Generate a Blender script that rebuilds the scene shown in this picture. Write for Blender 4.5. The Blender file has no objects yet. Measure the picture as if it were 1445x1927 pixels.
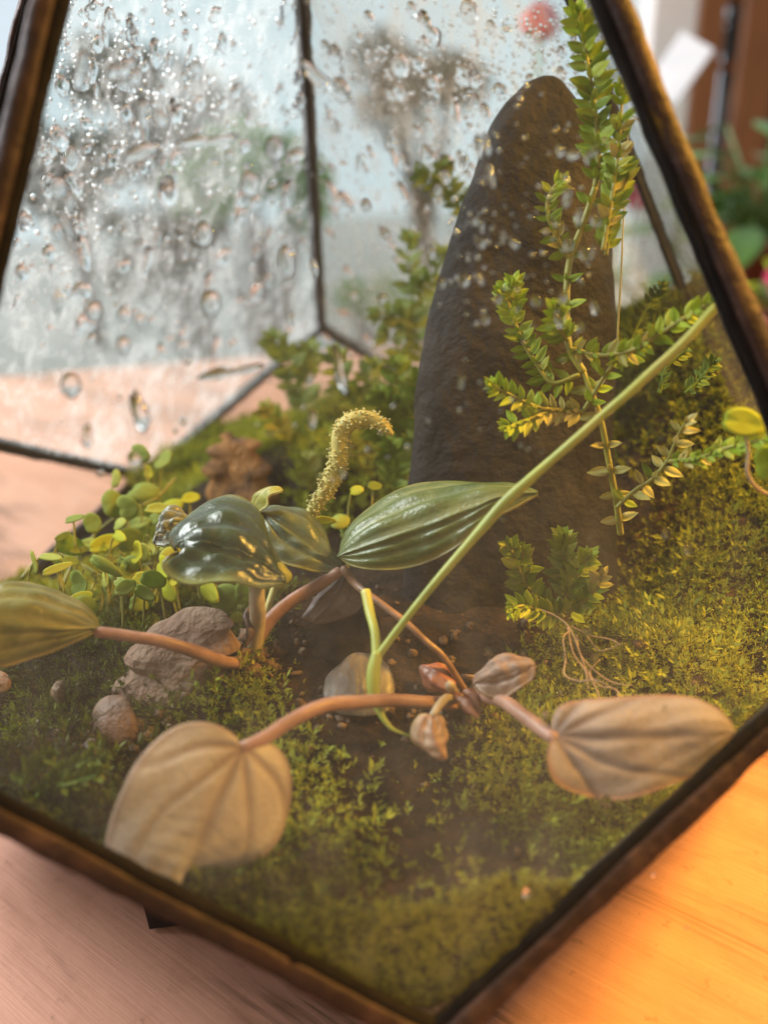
import bpy, math, random
import numpy as np
from mathutils import Vector, Matrix

# ------------------------------------------------------------------ camera, world, lamps, exposure
# one Blender unit is ten centimetres
sc = bpy.context.scene
sc.unit_settings.scale_length = 0.1
CAM = np.array([-0.0821, -1.5410, 0.9681])
EUL = (1.10937, 0.04710, -0.12154)
FPX = 1521.23                      # focal length in photograph pixels
PW, PH = 1445.0, 1927.0
cd = bpy.data.cameras.new('camera')
cam = bpy.data.objects.new('camera', cd)
sc.collection.objects.link(cam)
cam.location = CAM.tolist()
cam.rotation_euler = EUL
cd.sensor_fit = 'HORIZONTAL'
cd.sensor_width = 36.0
cd.lens = FPX * 36.0 / PW
cd.clip_start = 0.02
cd.clip_end = 500
cd.dof.use_dof = True
cd.dof.focus_distance = 1.30
cd.dof.aperture_fstop = 1.3
sc.camera = cam

world = bpy.data.worlds.new('World')
sc.world = world
world.use_nodes = True
bg = world.node_tree.nodes['Background']
bg.inputs['Color'].default_value = (1.0, 0.74, 0.50, 1)
bg.inputs['Strength'].default_value = 0.36

def lamp(name, loc, target, size, power, color, size_y=None):
    d = bpy.data.lights.new(name, 'AREA')
    d.energy = power
    d.color = color
    d.shape = 'RECTANGLE' if size_y else 'DISK'
    d.size = size
    if size_y: d.size_y = size_y
    o = bpy.data.objects.new(name, d)
    sc.collection.objects.link(o)
    o.location = loc
    o.rotation_euler = (Vector(target) - Vector(loc)).to_track_quat('-Z', 'Y').to_euler()
    return o

lamp('window_light', (-5.3, 2.4, 5.0), (0, 0, 0.2), 4.5, 1250, (0.96, 0.94, 0.96), 3.0)
lamp('warm_lamp', (2.0, -0.55, 2.3), (0.42, -0.72, -0.1), 0.5, 76, (1.0, 0.49, 0.06)).data.spread = math.radians(95)

sc.view_settings.view_transform = 'Standard'
sc.view_settings.look = 'None'
sc.view_settings.exposure = 0.0
sc.view_settings.gamma = 1.0
sc.view_settings.use_curve_mapping = False
cy = sc.cycles
cy.max_bounces = 14
cy.transparent_max_bounces = 40
cy.transmission_bounces = 10
cy.glossy_bounces = 4
cy.diffuse_bounces = 3
cy.caustics_refractive = False
cy.caustics_reflective = False
cy.sample_clamp_indirect = 6.0
cy.use_denoising = True

rnd = random.Random(7)
nrng = np.random.default_rng(11)

# ------------------------------------------------------------------ helpers: points
def _rot(rx, ry, rz):
    cx, sx, cy_, sy, cz, sz = math.cos(rx), math.sin(rx), math.cos(ry), math.sin(ry), math.cos(rz), math.sin(rz)
    return (np.array([[cz, -sz, 0], [sz, cz, 0], [0, 0, 1]]) @ np.array([[cy_, 0, sy], [0, 1, 0], [-sy, 0, cy_]])
            @ np.array([[1, 0, 0], [0, cx, -sx], [0, sx, cx]]))
ROT = _rot(*EUL)
def ray(x, y):
    return ROT @ np.array([(x - PW / 2) / FPX, -(y - PH / 2) / FPX, -1.0])
def at(x, y, t):                    # a point t units in front of the lens
    return CAM + ray(x, y) * t
def at_y(x, y, Y):
    d = ray(x, y)
    return CAM + d * ((Y - CAM[1]) / d[1])
def at_z(x, y, Z):
    d = ray(x, y)
    return CAM + d * ((Z - CAM[2]) / d[2])
def nrm(v):
    v = np.asarray(v, float)
    return v / max(np.linalg.norm(v), 1e-12)

# smooth pseudo-noise out of sines, for shapes
class Wave:
    def __init__(s, seed, freq, n=14, dim=3):
        g = np.random.default_rng(seed)
        s.k = g.normal(size=(n, dim)); s.k /= np.linalg.norm(s.k, axis=1)[:, None]
        s.k *= (freq * g.uniform(.5, 1.9, size=(n, 1)))
        s.p = g.uniform(0, 6.28, n); s.n = n
    def __call__(s, P):
        P = np.asarray(P, float)
        return np.sin(P @ s.k.T + s.p).sum(-1) / math.sqrt(s.n / 2.0) * 0.7

def catmull(pts, n):
    P = np.asarray(pts, float)
    if len(P) == 2:
        return P[0] + (P[1] - P[0]) * np.linspace(0, 1, n)[:, None]
    seg = np.r_[0, np.cumsum(np.maximum(np.linalg.norm(np.diff(P[:, :3], axis=0), axis=1), 1e-9))]
    s = seg / seg[-1]
    m = np.zeros_like(P)
    m[1:-1] = (P[2:] - P[:-2]) / (s[2:] - s[:-2])[:, None]
    m[0] = (P[1] - P[0]) / (s[1] - s[0]); m[-1] = (P[-1] - P[-2]) / (s[-1] - s[-2])
    out = []
    for u in np.linspace(0, 1, n):
        i = min(int(np.searchsorted(s, u, 'right')) - 1, len(P) - 2); i = max(i, 0)
        h = s[i + 1] - s[i]; x = (u - s[i]) / h
        out.append((2*x**3 - 3*x*x + 1) * P[i] + (x**3 - 2*x*x + x) * h * m[i] + (-2*x**3 + 3*x*x) * P[i+1] + (x**3 - x*x) * h * m[i+1])
    return np.array(out)

# ------------------------------------------------------------------ helpers: objects
COL = sc.collection
ORG = {}
def tag(o, label=None, cat=None, group=None, kind=None):
    if label: o['label'] = label
    if cat: o['category'] = cat
    if group: o['group'] = group
    if kind: o['kind'] = kind
    return o
def thing(name, loc, label, cat, group=None):
    o = bpy.data.objects.new(name, None)
    COL.objects.link(o)
    o.location = [float(v) for v in loc]
    ORG[o.name] = np.array(loc, float)
    return tag(o, label, cat, group)
def mesh(name, V, F, mat, smooth=True, attrs=None):
    me = bpy.data.meshes.new(name)
    V = np.asarray(V, float)
    if isinstance(F, np.ndarray) and F.ndim == 2:
        k = F.shape[1]
        me.vertices.add(len(V)); me.vertices.foreach_set('co', V.astype(np.float32).ravel())
        me.loops.add(F.size); me.loops.foreach_set('vertex_index', F.astype(np.int32).ravel())
        me.polygons.add(len(F)); me.polygons.foreach_set('loop_start', np.arange(0, F.size, k, dtype=np.int32))
        me.update(calc_edges=True)
    else:
        me.from_pydata([tuple(v) for v in V], [], [tuple(f) for f in F])
        me.update()
    mats = mat if isinstance(mat, (list, tuple)) else [mat]
    for m in mats: me.materials.append(m)
    if smooth:
        me.polygons.foreach_set('use_smooth', np.ones(len(me.polygons), dtype=bool))
    for k, a in (attrs or {}).items():
        at_ = me.attributes.new(k, 'FLOAT', 'POINT')
        at_.data.foreach_set('value', np.asarray(a, np.float32))
    return me
def obj(name, V, F, mat, parent=None, loc=None, smooth=True, attrs=None):
    """one mesh object, world coordinates in; a part sits at its thing's origin"""
    if parent is not None: org = ORG[parent.name]
    else: org = np.array(loc if loc is not None else np.asarray(V, float).mean(0), float)
    me = mesh(name, np.asarray(V, float) - org, F, mat, smooth, attrs)
    o = bpy.data.objects.new(name, me)
    COL.objects.link(o)
    if parent is not None: o.parent = parent
    else: o.location = org.tolist()
    ORG[o.name] = org
    return o
def inst(name, me, M, parent):
    o = bpy.data.objects.new(name, me)
    COL.objects.link(o)
    o.parent = parent
    o.matrix_local = Matrix.Translation(Vector(-ORG[parent.name])) @ M
    return o
def mat4(x, y, z, p):
    return Matrix(((x[0], y[0], z[0], p[0]), (x[1], y[1], z[1], p[1]), (x[2], y[2], z[2], p[2]), (0, 0, 0, 1)))
class Bag:                           # collects shapes for one mesh
    def __init__(s): s.V = []; s.F = []; s.n = 0; s.A = []
    def add(s, V, F, a=None):
        s.V.append(np.asarray(V, float)); s.F += [tuple(int(i) + s.n for i in f) for f in F]
        s.n += len(V)
        s.A.append(np.full(len(V), 0.0 if a is None else a) if np.isscalar(a) or a is None else np.asarray(a))
        return s
    def build(s, name, mat, parent=None, loc=None, smooth=True, attr=None):
        return obj(name, np.concatenate(s.V), s.F, mat, parent, loc, smooth, {attr: np.concatenate(s.A)} if attr else None)

def tube(P, r, ns=9, n=None):
    P = np.asarray(P, float); r = np.asarray(r, float) if not np.isscalar(r) else np.full(len(P), r)
    if n:
        Q = catmull(np.c_[P, r], n); P, r = Q[:, :3], Q[:, 3]
    T = np.gradient(P, axis=0); T /= np.linalg.norm(T, axis=1)[:, None] + 1e-12
    u = nrm(np.cross(T[0], [0.3, 0.2, 0.93])); V = []
    for i in range(len(P)):
        u = nrm(u - T[i] * (u @ T[i])); w = np.cross(T[i], u)
        for k in range(ns):
            a = 6.28318 * k / ns
            V.append(P[i] + r[i] * (math.cos(a) * u + math.sin(a) * w))
    F = [(i*ns+k, i*ns+(k+1) % ns, (i+1)*ns+(k+1) % ns, (i+1)*ns+k) for i in range(len(P)-1) for k in range(ns)]
    n0 = len(V); V += [P[0] - T[0]*r[0]*.4, P[-1] + T[-1]*r[-1]*.6]
    F += [(n0, (k+1) % ns, k) for k in range(ns)]
    b = (len(P)-1)*ns
    F += [(n0+1, b+k, b+(k+1) % ns) for k in range(ns)]
    return np.array(V), F
def box(c, sx, sy, sz, rot=None):
    V = np.array([[x, y, z] for x in (-.5, .5) for y in (-.5, .5) for z in (-.5, .5)]) * [sx, sy, sz]
    if rot is not None: V = V @ np.asarray(rot).T
    return V + np.asarray(c), [(0,1,3,2), (4,6,7,5), (0,4,5,1), (2,3,7,6), (0,2,6,4), (1,5,7,3)]
def bevel_box(c, sx, sy, sz, b):
    """box with chamfered edges"""
    V = []; h = np.array([sx, sy, sz]) / 2
    for X in (-1, 1):
        for Y in (-1, 1):
            for Z in (-1, 1):
                s = np.array([X, Y, Z])
                for ax in range(3):
                    q = h - b; q = q.copy(); q[ax] = h[ax]; V.append(s * q)
    V = np.array(V) + np.asarray(c)
    import bmesh
    bm = bmesh.new(); vs = [bm.verts.new(v) for v in V]
    r = bmesh.ops.convex_hull(bm, input=vs)
    bm.verts.index_update(); V2 = [tuple(v.co) for v in bm.verts]; F = [tuple(v.index for v in f.verts) for f in bm.faces]
    bm.free()
    return np.array(V2), F
def sphere(c, r, nu=10, nv=7):
    V = [[0, 0, 1.0]]; 
    for i in range(1, nv):
        th = math.pi * i / nv
        for k in range(nu):
            a = 2*math.pi*k/nu; V.append([math.sin(th)*math.cos(a), math.sin(th)*math.sin(a), math.cos(th)])
    V.append([0, 0, -1.0]); F = [(0, 1+k, 1+(k+1) % nu) for k in range(nu)]
    for i in range(nv-2):
        for k in range(nu):
            F.append((1+i*nu+k, 1+(i+1)*nu+k, 1+(i+1)*nu+(k+1) % nu, 1+i*nu+(k+1) % nu))
    b = 1+(nv-2)*nu; F += [(len(V)-1, b+(k+1) % nu, b+k) for k in range(nu)]
    return np.array(V)*np.asarray(r) + np.asarray(c), F

# ------------------------------------------------------------------ helpers: materials
class NT:
    def __init__(s, name):
        s.m = bpy.data.materials.new(name); s.m.use_nodes = True
        s.t = s.m.node_tree; s.t.nodes.clear()
        s.out = s.t.nodes.new('ShaderNodeOutputMaterial')
    def n(s, typ, ins=None, **kw):
        x = s.t.nodes.new('ShaderNode' + typ)
        for k, v in kw.items(): setattr(x, k, v)
        for k, v in (ins or {}).items(): s.set(x.inputs[k], v)
        return x
    def set(s, sock, v):
        if isinstance(v, bpy.types.NodeSocket): s.t.links.new(v, sock)
        elif isinstance(v, tuple) and len(v) == 3 and sock.type == 'RGBA': sock.default_value = (*v, 1)
        else: sock.default_value = v
    def coord(s, which='Object', scale=(1, 1, 1), rot=(0, 0, 0)):
        c = s.n('TexCoord'); return s.n('Mapping', {0: c.outputs[which], 2: rot, 3: scale}).outputs[0]
    def noise(s, vec, scale, detail=4, rough=.55, dist=0):
        return s.n('TexNoise', {'Vector': vec, 'Scale': scale, 'Detail': detail, 'Roughness': rough, 'Distortion': dist}).outputs['Fac']
    def ramp(s, fac, stops):
        r = s.n('ValToRGB', {0: fac}); e = r.color_ramp.elements
        while len(e) < len(stops): e.new(0.5)
        for x, (p, c) in zip(e, stops):
            x.position = p; x.color = (*c, 1) if isinstance(c, tuple) else (c, c, c, 1)
        return r.outputs[0]
    def math(s, op, a, b=0.0, clamp=False):
        return s.n('Math', {0: a, 1: b}, operation=op, use_clamp=clamp).outputs[0]
    def mix(s, f, a, b, mode='MIX'):
        x = s.n('Mix', data_type='RGBA', blend_type=mode); s.set(x.inputs[0], f); s.set(x.inputs[6], a); s.set(x.inputs[7], b)
        return x.outputs[2]
    def attr(s, name): return s.n('Attribute', attribute_name=name).outputs['Fac']
    def bump(s, h, strength=.3, dist=.01):
        return s.n('Bump', {'Height': h, 'Strength': strength, 'Distance': dist}).outputs[0]
    def bsdf(s, **kw):
        ins = {k.replace('_', ' '): v for k, v in kw.items()}
        return s.n('BsdfPrincipled', ins)
    def done(s, sh):
        s.t.links.new(sh if isinstance(sh, bpy.types.NodeSocket) else sh.outputs[0], s.out.inputs[0]); return s.m
    def mixsh(s, f, a, b):
        x = s.n('MixShader', {0: f}); s.t.links.new(a, x.inputs[1]); s.t.links.new(b, x.inputs[2]); return x.outputs[0]

def plain(name, stops, scale=6, rough=.6, bump=.3, bdist=.01, metallic=0.0, detail=5, spec=.5, transl=0.0, stretch=(1, 1, 1)):
    t = NT(name); v = t.coord(scale=stretch)
    n1 = t.noise(v, scale, detail); c = t.ramp(n1, stops)
    b = t.bsdf(Base_Color=c, Roughness=rough, Metallic=metallic)
    b.inputs['Specular IOR Level'].default_value = spec
    if bump: t.set(b.inputs['Normal'], t.bump(t.noise(v, scale*4, 5), bump, bdist))
    if transl:
        tr = t.n('BsdfTranslucent', {'Color': c})
        return t.done(t.mixsh(transl, b.outputs[0], tr.outputs[0]))
    return t.done(b)

def leafmat(name, body, vein, edge, body2=None, rough=.35, transl=.18, spec=.5, vs=1.0):
    """a leaf: body colour mottled, veins and margin of their own colour (mesh attributes)"""
    t = NT(name); v = t.coord()
    body2 = body2 or tuple(x*.7 for x in body)
    n1 = t.noise(v, 22, 4); c = t.mix(t.ramp(n1, [(.35, 0.0), (.68, 1.0)]), body, body2)
    fine = t.noise(v, 160, 3)
    c = t.mix(t.math('MULTIPLY', t.ramp(fine, [(.4, 0.0), (.75, 1.0)]), .25), c, tuple(min(1, x*1.7+.02) for x in body))
    c = t.mix(t.math('MULTIPLY', t.attr('vein'), vs, True), c, vein)
    spot = t.noise(v, 48, 3, .6, .5); c = t.mix(t.math('MULTIPLY', t.ramp(spot, [(.64, 0.0), (.72, 1.0)]), .45), c, (.13, .075, .035))
    e = t.n('MapRange', {0: t.attr('edge'), 1: .86, 2: 1.0}); e.clamp = True
    c = t.mix(e.outputs[0], c, edge)
    b = t.bsdf(Base_Color=c, Roughness=rough, Normal=t.bump(t.math('ADD', fine, t.math('MULTIPLY', n1, .6)), .35, .004))
    b.inputs['Specular IOR Level'].default_value = spec
    tr = t.n('BsdfTranslucent', {'Color': c})
    return t.done(t.mixsh(transl, b.outputs[0], tr.outputs[0]))

def greenmat(name, stops, rough=.45, transl=.3, spec=.4):
    """small leaves: colour picked per object and per leaf"""
    t = NT(name); v = t.coord()
    r = t.n('ObjectInfo').outputs['Random']
    f = t.math('ADD', t.math('MULTIPLY', r, .75), t.math('MULTIPLY', t.noise(v, 3.0, 3), .3), True)
    f = t.math('ADD', f, t.math('MULTIPLY', t.attr('tone'), 1.0), True)
    c = t.ramp(f, stops)
    b = t.bsdf(Base_Color=c, Roughness=rough); b.inputs['Specular IOR Level'].default_value = spec
    tr = t.n('BsdfTranslucent', {'Color': c})
    return t.done(t.mixsh(transl, b.outputs[0], tr.outputs[0]))

def glassmat(name, kind):
    """thin window glass: clear, misted lightly (front) or fogged with condensation (back)"""
    t = NT(name); v = t.coord()
    tr = t.n('BsdfTransparent', {'Color': (.955, .975, .965)})
    gl = t.n('BsdfGlossy', {'Roughness': .03})
    fc = t.n('LayerWeight', {'Blend': .5}).outputs['Facing']
    fr = t.math('ADD', t.math('MULTIPLY', t.math('POWER', fc, 5.0), .9), .022, True)
    base = t.mixsh(fr, tr.outputs[0], gl.outputs[0])
    if kind == 'clear': return t.done(base)
    if kind == 'front':
        big = t.noise(v, 1.9, 4, .55, .6); smear = t.noise(t.coord(scale=(5, 5, 1.1)), 4, 5, .6, .3); grain = t.noise(v, 90, 3, .7)
        f = t.math('ADD', t.math('MULTIPLY', t.ramp(big, [(.35, 0.0), (.7, 1.0)]), .10), t.math('MULTIPLY', t.ramp(smear, [(.45, 0.0), (.75, 1.0)]), .09))
        f = t.math('ADD', f, t.math('MULTIPLY', t.ramp(grain, [(.55, 0.0), (.8, 1.0)]), .035))
        z = t.n('SeparateXYZ', {0: v}).outputs[2]; low = t.n('MapRange', {0: z, 1: .86, 2: .34, 3: .0, 4: 1.0}); low.clamp = True   # veil layer denser low on the pane
        f = t.math('MULTIPLY', f, t.math('ADD', t.math('MULTIPLY', low.outputs[0], .95), .28))
        f = t.math('ADD', t.math('ADD', f, .006), t.math('MULTIPLY', low.outputs[0], .058), True)
        col = (.93, .90, .84)
    else:
        big = t.noise(v, 3.1, 5, .6, .9); runs = t.noise(t.coord(scale=(9, 9, .9)), 3.2, 5, .62, .4); grain = t.noise(v, 70, 4, .75)
        f = t.math('ADD', t.math('MULTIPLY', t.ramp(big, [(.42, 0.0), (.70, 1.0)]), .24), t.math('MULTIPLY', t.ramp(runs, [(.46, 0.0), (.64, 1.0)]), .25))
        f = t.math('ADD', f, t.math('MULTIPLY', t.ramp(grain, [(.48, 0.0), (.72, 1.0)]), .14))
        z = t.n('SeparateXYZ', {0: v}).outputs[2]; low = t.n('MapRange', {0: t.math('ADD', z, t.math('MULTIPLY', big, .5)), 1: 1.15, 2: .72, 3: .0, 4: .09}); low.clamp = True   # breath of mist along the foot of the pane
        f = t.math('ADD', t.math('ADD', f, .035), low.outputs[0], True)
        col = (.93, .95, .96)
    d = t.n('BsdfDiffuse', {'Color': col}); tl = t.n('BsdfTranslucent', {'Color': col})
    fog = t.mixsh(.6 if kind == 'back' else .45, d.outputs[0], tl.outputs[0])
    return t.done(t.mixsh(f, base, fog))

def watermat():
    t = NT('water_drop')
    g = t.n('BsdfGlass', {'Color': (1, 1, 1), 'Roughness': 0.0, 'IOR': 1.33})
    return t.done(g)
M = {}
M['clear'] = glassmat('clear_glass', 'clear'); M['front'] = glassmat('misted_glass', 'front'); M['back'] = glassmat('fogged_glass', 'back')
M['water'] = watermat()
M['solder'] = plain('bronze_solder', [(.3, (.016, .010, .008)), (.55, (.036, .021, .016)), (.75, (.085, .050, .036))], 20, .6, .5, .006, .15, spec=.3)
M['foil'] = plain('black_foil', [(.3, (.004, .004, .004)), (.8, (.013, .011, .010))], 14, .7, .4, .006, 0, spec=.12)
M['patina'] = plain('dark_patina', [(.3, (.010, .010, .012)), (.7, (.032, .030, .031))], 12, .6, .5, .008, .1, spec=.25)
M['rubber'] = plain('black_rubber', [(.3, (.012, .012, .012)), (.8, (.03, .028, .026))], 20, .8)
def woodmat():
    t = NT('table_wood')
    v = t.coord(scale=(1, 1, 1), rot=(0, 0, math.radians(42)))
    vs = t.n('Mapping', {0: v, 3: (.55, 7.0, 1)}).outputs[0]
    g1 = t.noise(vs, 2.2, 6, .62, .8); g2 = t.noise(t.n('Mapping', {0: v, 3: (1.6, 42.0, 1)}).outputs[0], 2.5, 4, .6, .3)
    c = t.ramp(g1, [(.25, (.42, .20, .12)), (.42, (.52, .265, .175)), (.62, (.58, .305, .205)), (.8, (.49, .24, .15))])
    c = t.mix(t.math('MULTIPLY', t.ramp(g2, [(.56, 0.0), (.74, 1.0)]), .17), c, (.30, .14, .07))
    wear = t.noise(t.n('Mapping', {0: v, 3: (.9, 3.0, 1)}).outputs[0], 1.3, 5, .6, .5); c = t.mix(t.math('MULTIPLY', t.math('MULTIPLY', t.ramp(wear, [(.48, 0.0), (.60, 1.0)]), t.ramp(g2, [(.34, 0.0), (.60, 1.0)])), .9), c, (.12, .06, .03))
    blot = t.noise(v, 2.6, 4, .6); c = t.mix(t.math('MULTIPLY', t.ramp(blot, [(.4, 0.0), (.7, 1.0)]), .3), c, (.56, .31, .215))
    sp = t.noise(v, 30, 3, .7); c = t.mix(t.math('MULTIPLY', t.ramp(sp, [(.62, 0.0), (.72, 1.0)]), .55), c, (.30, .16, .10))
    mot = t.noise(v, 11, 5, .65); c = t.mix(t.math('MULTIPLY', t.ramp(mot, [(.5, 0.0), (.7, 1.0)]), .35), c, (.38, .18, .105))
    b = t.bsdf(Base_Color=c, Roughness=t.n('MapRange', {0: t.noise(v, 9, 4), 3: .45, 4: .68}).outputs[0],
               Normal=t.bump(t.math('ADD', g2, t.math('MULTIPLY', sp, .5)), .12, .02))
    b.inputs['Specular IOR Level'].default_value = .25
    return t.done(b)
M['wood'] = woodmat()
M['soil'] = plain('wet_soil', [(.3, (.009, .006, .0035)), (.5, (.024, .014, .008)), (.75, (.065, .036, .018))], 26, .8, .9, .03, spec=.2)
M['crumb'] = plain('soil_crumb', [(.3, (.05, .028, .014)), (.6, (.15, .085, .04)), (.8, (.32, .2, .1))], 30, .6, .5, .01)
M['stone'] = plain('dark_stone', [(.28, (.005, .0045, .0045)), (.5, (.013, .0115, .011)), (.64, (.026, .021, .018)), (.8, (.065, .047, .035))], 8, .75, .6, .02, detail=10, spec=.22)
M['quartz'] = plain('tan_quartz', [(.3, (.24, .14, .10)), (.55, (.36, .24, .165)), (.8, (.52, .39, .30))], 11, .7, .6, .02, spec=.2, transl=.25)
M['pebble'] = plain('brown_pebble', [(.3, (.08, .04, .022)), (.6, (.19, .10, .055)), (.8, (.33, .2, .11))], 14, .6, .5, .015)
M['slate'] = plain('grey_pebble', [(.3, (.06, .05, .045)), (.6, (.2, .17, .14)), (.85, (.45, .4, .33))], 12, .28, .4, .015, stretch=(3, 1, 1))
M['bark'] = plain('rotten_bark', [(.3, (.05, .025, .012)), (.42, (.26, .11, .03)), (.6, (.62, .28, .07))], 8, .7, 1.0, .04, stretch=(3, 3, .6))
M['petiole'] = plain('pink_petiole', [(.3, (.30, .15, .10)), (.6, (.47, .26, .19)), (.8, (.58, .36, .26))], 24, .4, .2, .004, transl=.12)
M['petiole_pale'] = plain('pale_petiole', [(.3, (.38, .28, .17)), (.7, (.54, .43, .28))], 24, .4, .2, .004, transl=.15)
M['petiole_brown'] = plain('brown_petiole', [(.3, (.13, .065, .035)), (.7, (.34, .2, .13))], 24, .4, .3, .004)
M['sheath'] = plain('dry_sheath', [(.3, (.05, .026, .024)), (.7, (.16, .09, .08))], 24, .5, .3, .004)
M['spike'] = plain('flower_spike', [(.3, (.55, .48, .12)), (.6, (.68, .58, .17)), (.8, (.72, .55, .13))], 20, .5, .4, .006, transl=.15)
M['knob'] = plain('spike_knob', [(.3, (.62, .55, .20)), (.7, (.74, .66, .30))], 30, .4, 0)
M['runner'] = plain('green_stem', [(.3, (.30, .34, .06)), (.5, (.47, .53, .10)), (.75, (.58, .56, .17))], 9, .4, .2, .004, transl=.2, stretch=(1, 1, 1))
M['sm_stem'] = plain('spikemoss_stem', [(.3, (.22, .22, .035)), (.7, (.40, .38, .07))], 24, .45, .2, .003, transl=.15)
M['root'] = plain('fine_root', [(.3, (.22, .13, .06)), (.7, (.42, .27, .13))], 24, .55, 0)
M['hair'] = plain('dry_stalk', [(.3, (.20, .18, .06)), (.7, (.36, .3, .12))], 24, .5, 0)
M['sm'] = greenmat('spikemoss_leaf', [(.0, (.22, .34, .03)), (.45, (.36, .48, .05)), (.8, (.48, .56, .09)), (1, (.62, .60, .18))], .5, .5, .3)
M['sm_tip'] = greenmat('spikemoss_tip', [(.0, (.34, .50, .03)), (.5, (.50, .64, .05)), (1, (.70, .72, .14))], .45, .42)
M['sm_pale'] = greenmat('spikemoss_pale', [(.0, (.44, .43, .11)), (.5, (.60, .56, .18)), (1, (.72, .65, .28))], .4, .35)
M['sm_back'] = greenmat('spikemoss_hazy', [(.0, (.30, .40, .13)), (.5, (.42, .53, .19)), (1, (.55, .62, .28))], .6, .6, .2)  # paler copy of the leaf: haze and backlight put into its colour
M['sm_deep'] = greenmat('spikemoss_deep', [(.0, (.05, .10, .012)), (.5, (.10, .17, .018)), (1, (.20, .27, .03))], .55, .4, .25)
M['creeper'] = greenmat('creeper_leaf', [(.0, (.22, .31, .06)), (.4, (.38, .47, .10)), (.75, (.52, .58, .13)), (1, (.60, .60, .12))], .7, .5, .2)
M['creeper_y'] = greenmat('creeper_yellow', [(.0, (.46, .54, .04)), (.6, (.60, .60, .03)), (1, (.66, .54, .03))], .7, .5, .2)
M['lime'] = greenmat('lime_leaf', [(.0, (.36, .48, .03)), (1, (.52, .58, .05))], .7, .4, .2)
def mossmat(name, stops):
    t = NT(name); c = t.ramp(t.attr('tone'), stops)
    b = t.bsdf(Base_Color=c, Roughness=.6); b.inputs['Specular IOR Level'].default_value = .3
    tr = t.n('BsdfTranslucent', {'Color': c})
    return t.done(t.mixsh(.3, b.outputs[0], tr.outputs[0]))
M['moss'] = mossmat('moss', [(.0, (.030, .020, .007)), (.25, (.050, .050, .007)), (.5, (.115, .140, .008)), (.75, (.24, .275, .014)), (1, (.40, .42, .04))])
# peperomia leaves
M['leafA'] = leafmat('leaf_olive', (.15, .16, .04), (.42, .38, .13), (.42, .33, .10), (.24, .22, .045), .38, .22)
M['leafB'] = leafmat('leaf_dark', (.026, .045, .017), (.016, .02, .012), (.22, .24, .07), (.055, .08, .03), .2, .10, .7)
M['leafC'] = leafmat('leaf_grey', (.105, .14, .075), (.06, .075, .04), (.22, .24, .11), (.16, .20, .12), .34, .15, .6)
M['leafD'] = leafmat('leaf_green', (.085, .125, .025), (.30, .34, .18), (.42, .38, .12), (.13, .17, .04), .33, .2, .6)
M['leafE'] = leafmat('leaf_underside_tan', (.60, .49, .37), (.36, .25, .185), (.44, .30, .21), (.70, .60, .48), .6, .2, .3)
M['leafF'] = leafmat('leaf_underside_pink', (.36, .275, .215), (.20, .13, .105), (.40, .20, .11), (.45, .36, .30), .6, .12, .3)
M['leafG'] = leafmat('leaf_brown', (.30, .185, .125), (.15, .08, .05), (.40, .24, .13), (.36, .25, .19), .45, .12, .4)
M['leafH'] = leafmat('leaf_young_pink', (.46, .27, .16), (.26, .12, .07), (.50, .34, .12), (.52, .36, .22), .45, .2, .4)
M['leafI'] = leafmat('leaf_purple', (.13, .085, .08), (.055, .035, .035), (.2, .12, .1), (.22, .17, .16), .45, .1, .4)
M['leafJ'] = leafmat('leaf_red_bud', (.33, .115, .06), (.45, .22, .13), (.45, .25, .14), (.24, .075, .045), .3, .15, .6)
M['leafL'] = leafmat('leaf_young_lime', (.40, .40, .07), (.56, .50, .12), (.50, .46, .18), (.34, .30, .05), .35, .3, .5)
M['leafM'] = leafmat('leaf_puckered', (.17, .18, .13), (.06, .06, .045), (.28, .28, .2), (.25, .26, .2), .35, .1, .6)

# ------------------------------------------------------------------ the surface and what lies beyond it
ZT = -0.262
V, F = bevel_box((0, -.6, ZT - .16), 15, 7.4, .32, .03)
tag(obj('wooden_table', V, F, M['wood'], loc=(0, -.6, ZT), smooth=False), 'varnished orange brown wooden table top under the glass terrarium', 'table')
TABLE_BACK = 3.1

def emis(name, col, s):
    t = NT(name); v = t.coord()
    c = t.mix(t.ramp(t.noise(v, .035, 4), [(.35, 0.0), (.7, 1.0)]), col, tuple(x*.86 for x in col))
    return t.done(t.n('Emission', {'Color': c, 'Strength': s}))
GZ = -9.0
V = []; n = 48
for i in range(n+1):
    a = math.radians(-115 + 230*i/n)
    V += [[95*math.sin(a), 95*math.cos(a) - 5, GZ - 3], [95*math.sin(a), 95*math.cos(a) - 5, 90]]
tag(obj('sky', V, [(2*i, 2*i+1, 2*i+3, 2*i+2) for i in range(n)], emis('overcast_sky', (.80, .89, 1.0), 1.15), loc=(0, 0, 0)), None, None, None, 'structure')
M['lawn'] = plain('pale_ground', [(.35, (.66, .66, .62)), (.5, (.78, .78, .76)), (.7, (.84, .84, .84))], .25, .8, 0)
V = [[-110, 6.5, GZ], [110, 6.5, GZ], [110, 110, GZ], [-110, 110, GZ], [-110, 6.5, GZ-.5], [110, 6.5, GZ-.5], [110, 110, GZ-.5], [-110, 110, GZ-.5]]
tag(obj('ground', V, [(0,1,2,3), (7,6,5,4), (0,4,5,1), (1,5,6,2), (2,6,7,3), (3,7,4,0)], M['lawn'], loc=(0, 0, GZ), smooth=False), None, None, None, 'structure')

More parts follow.
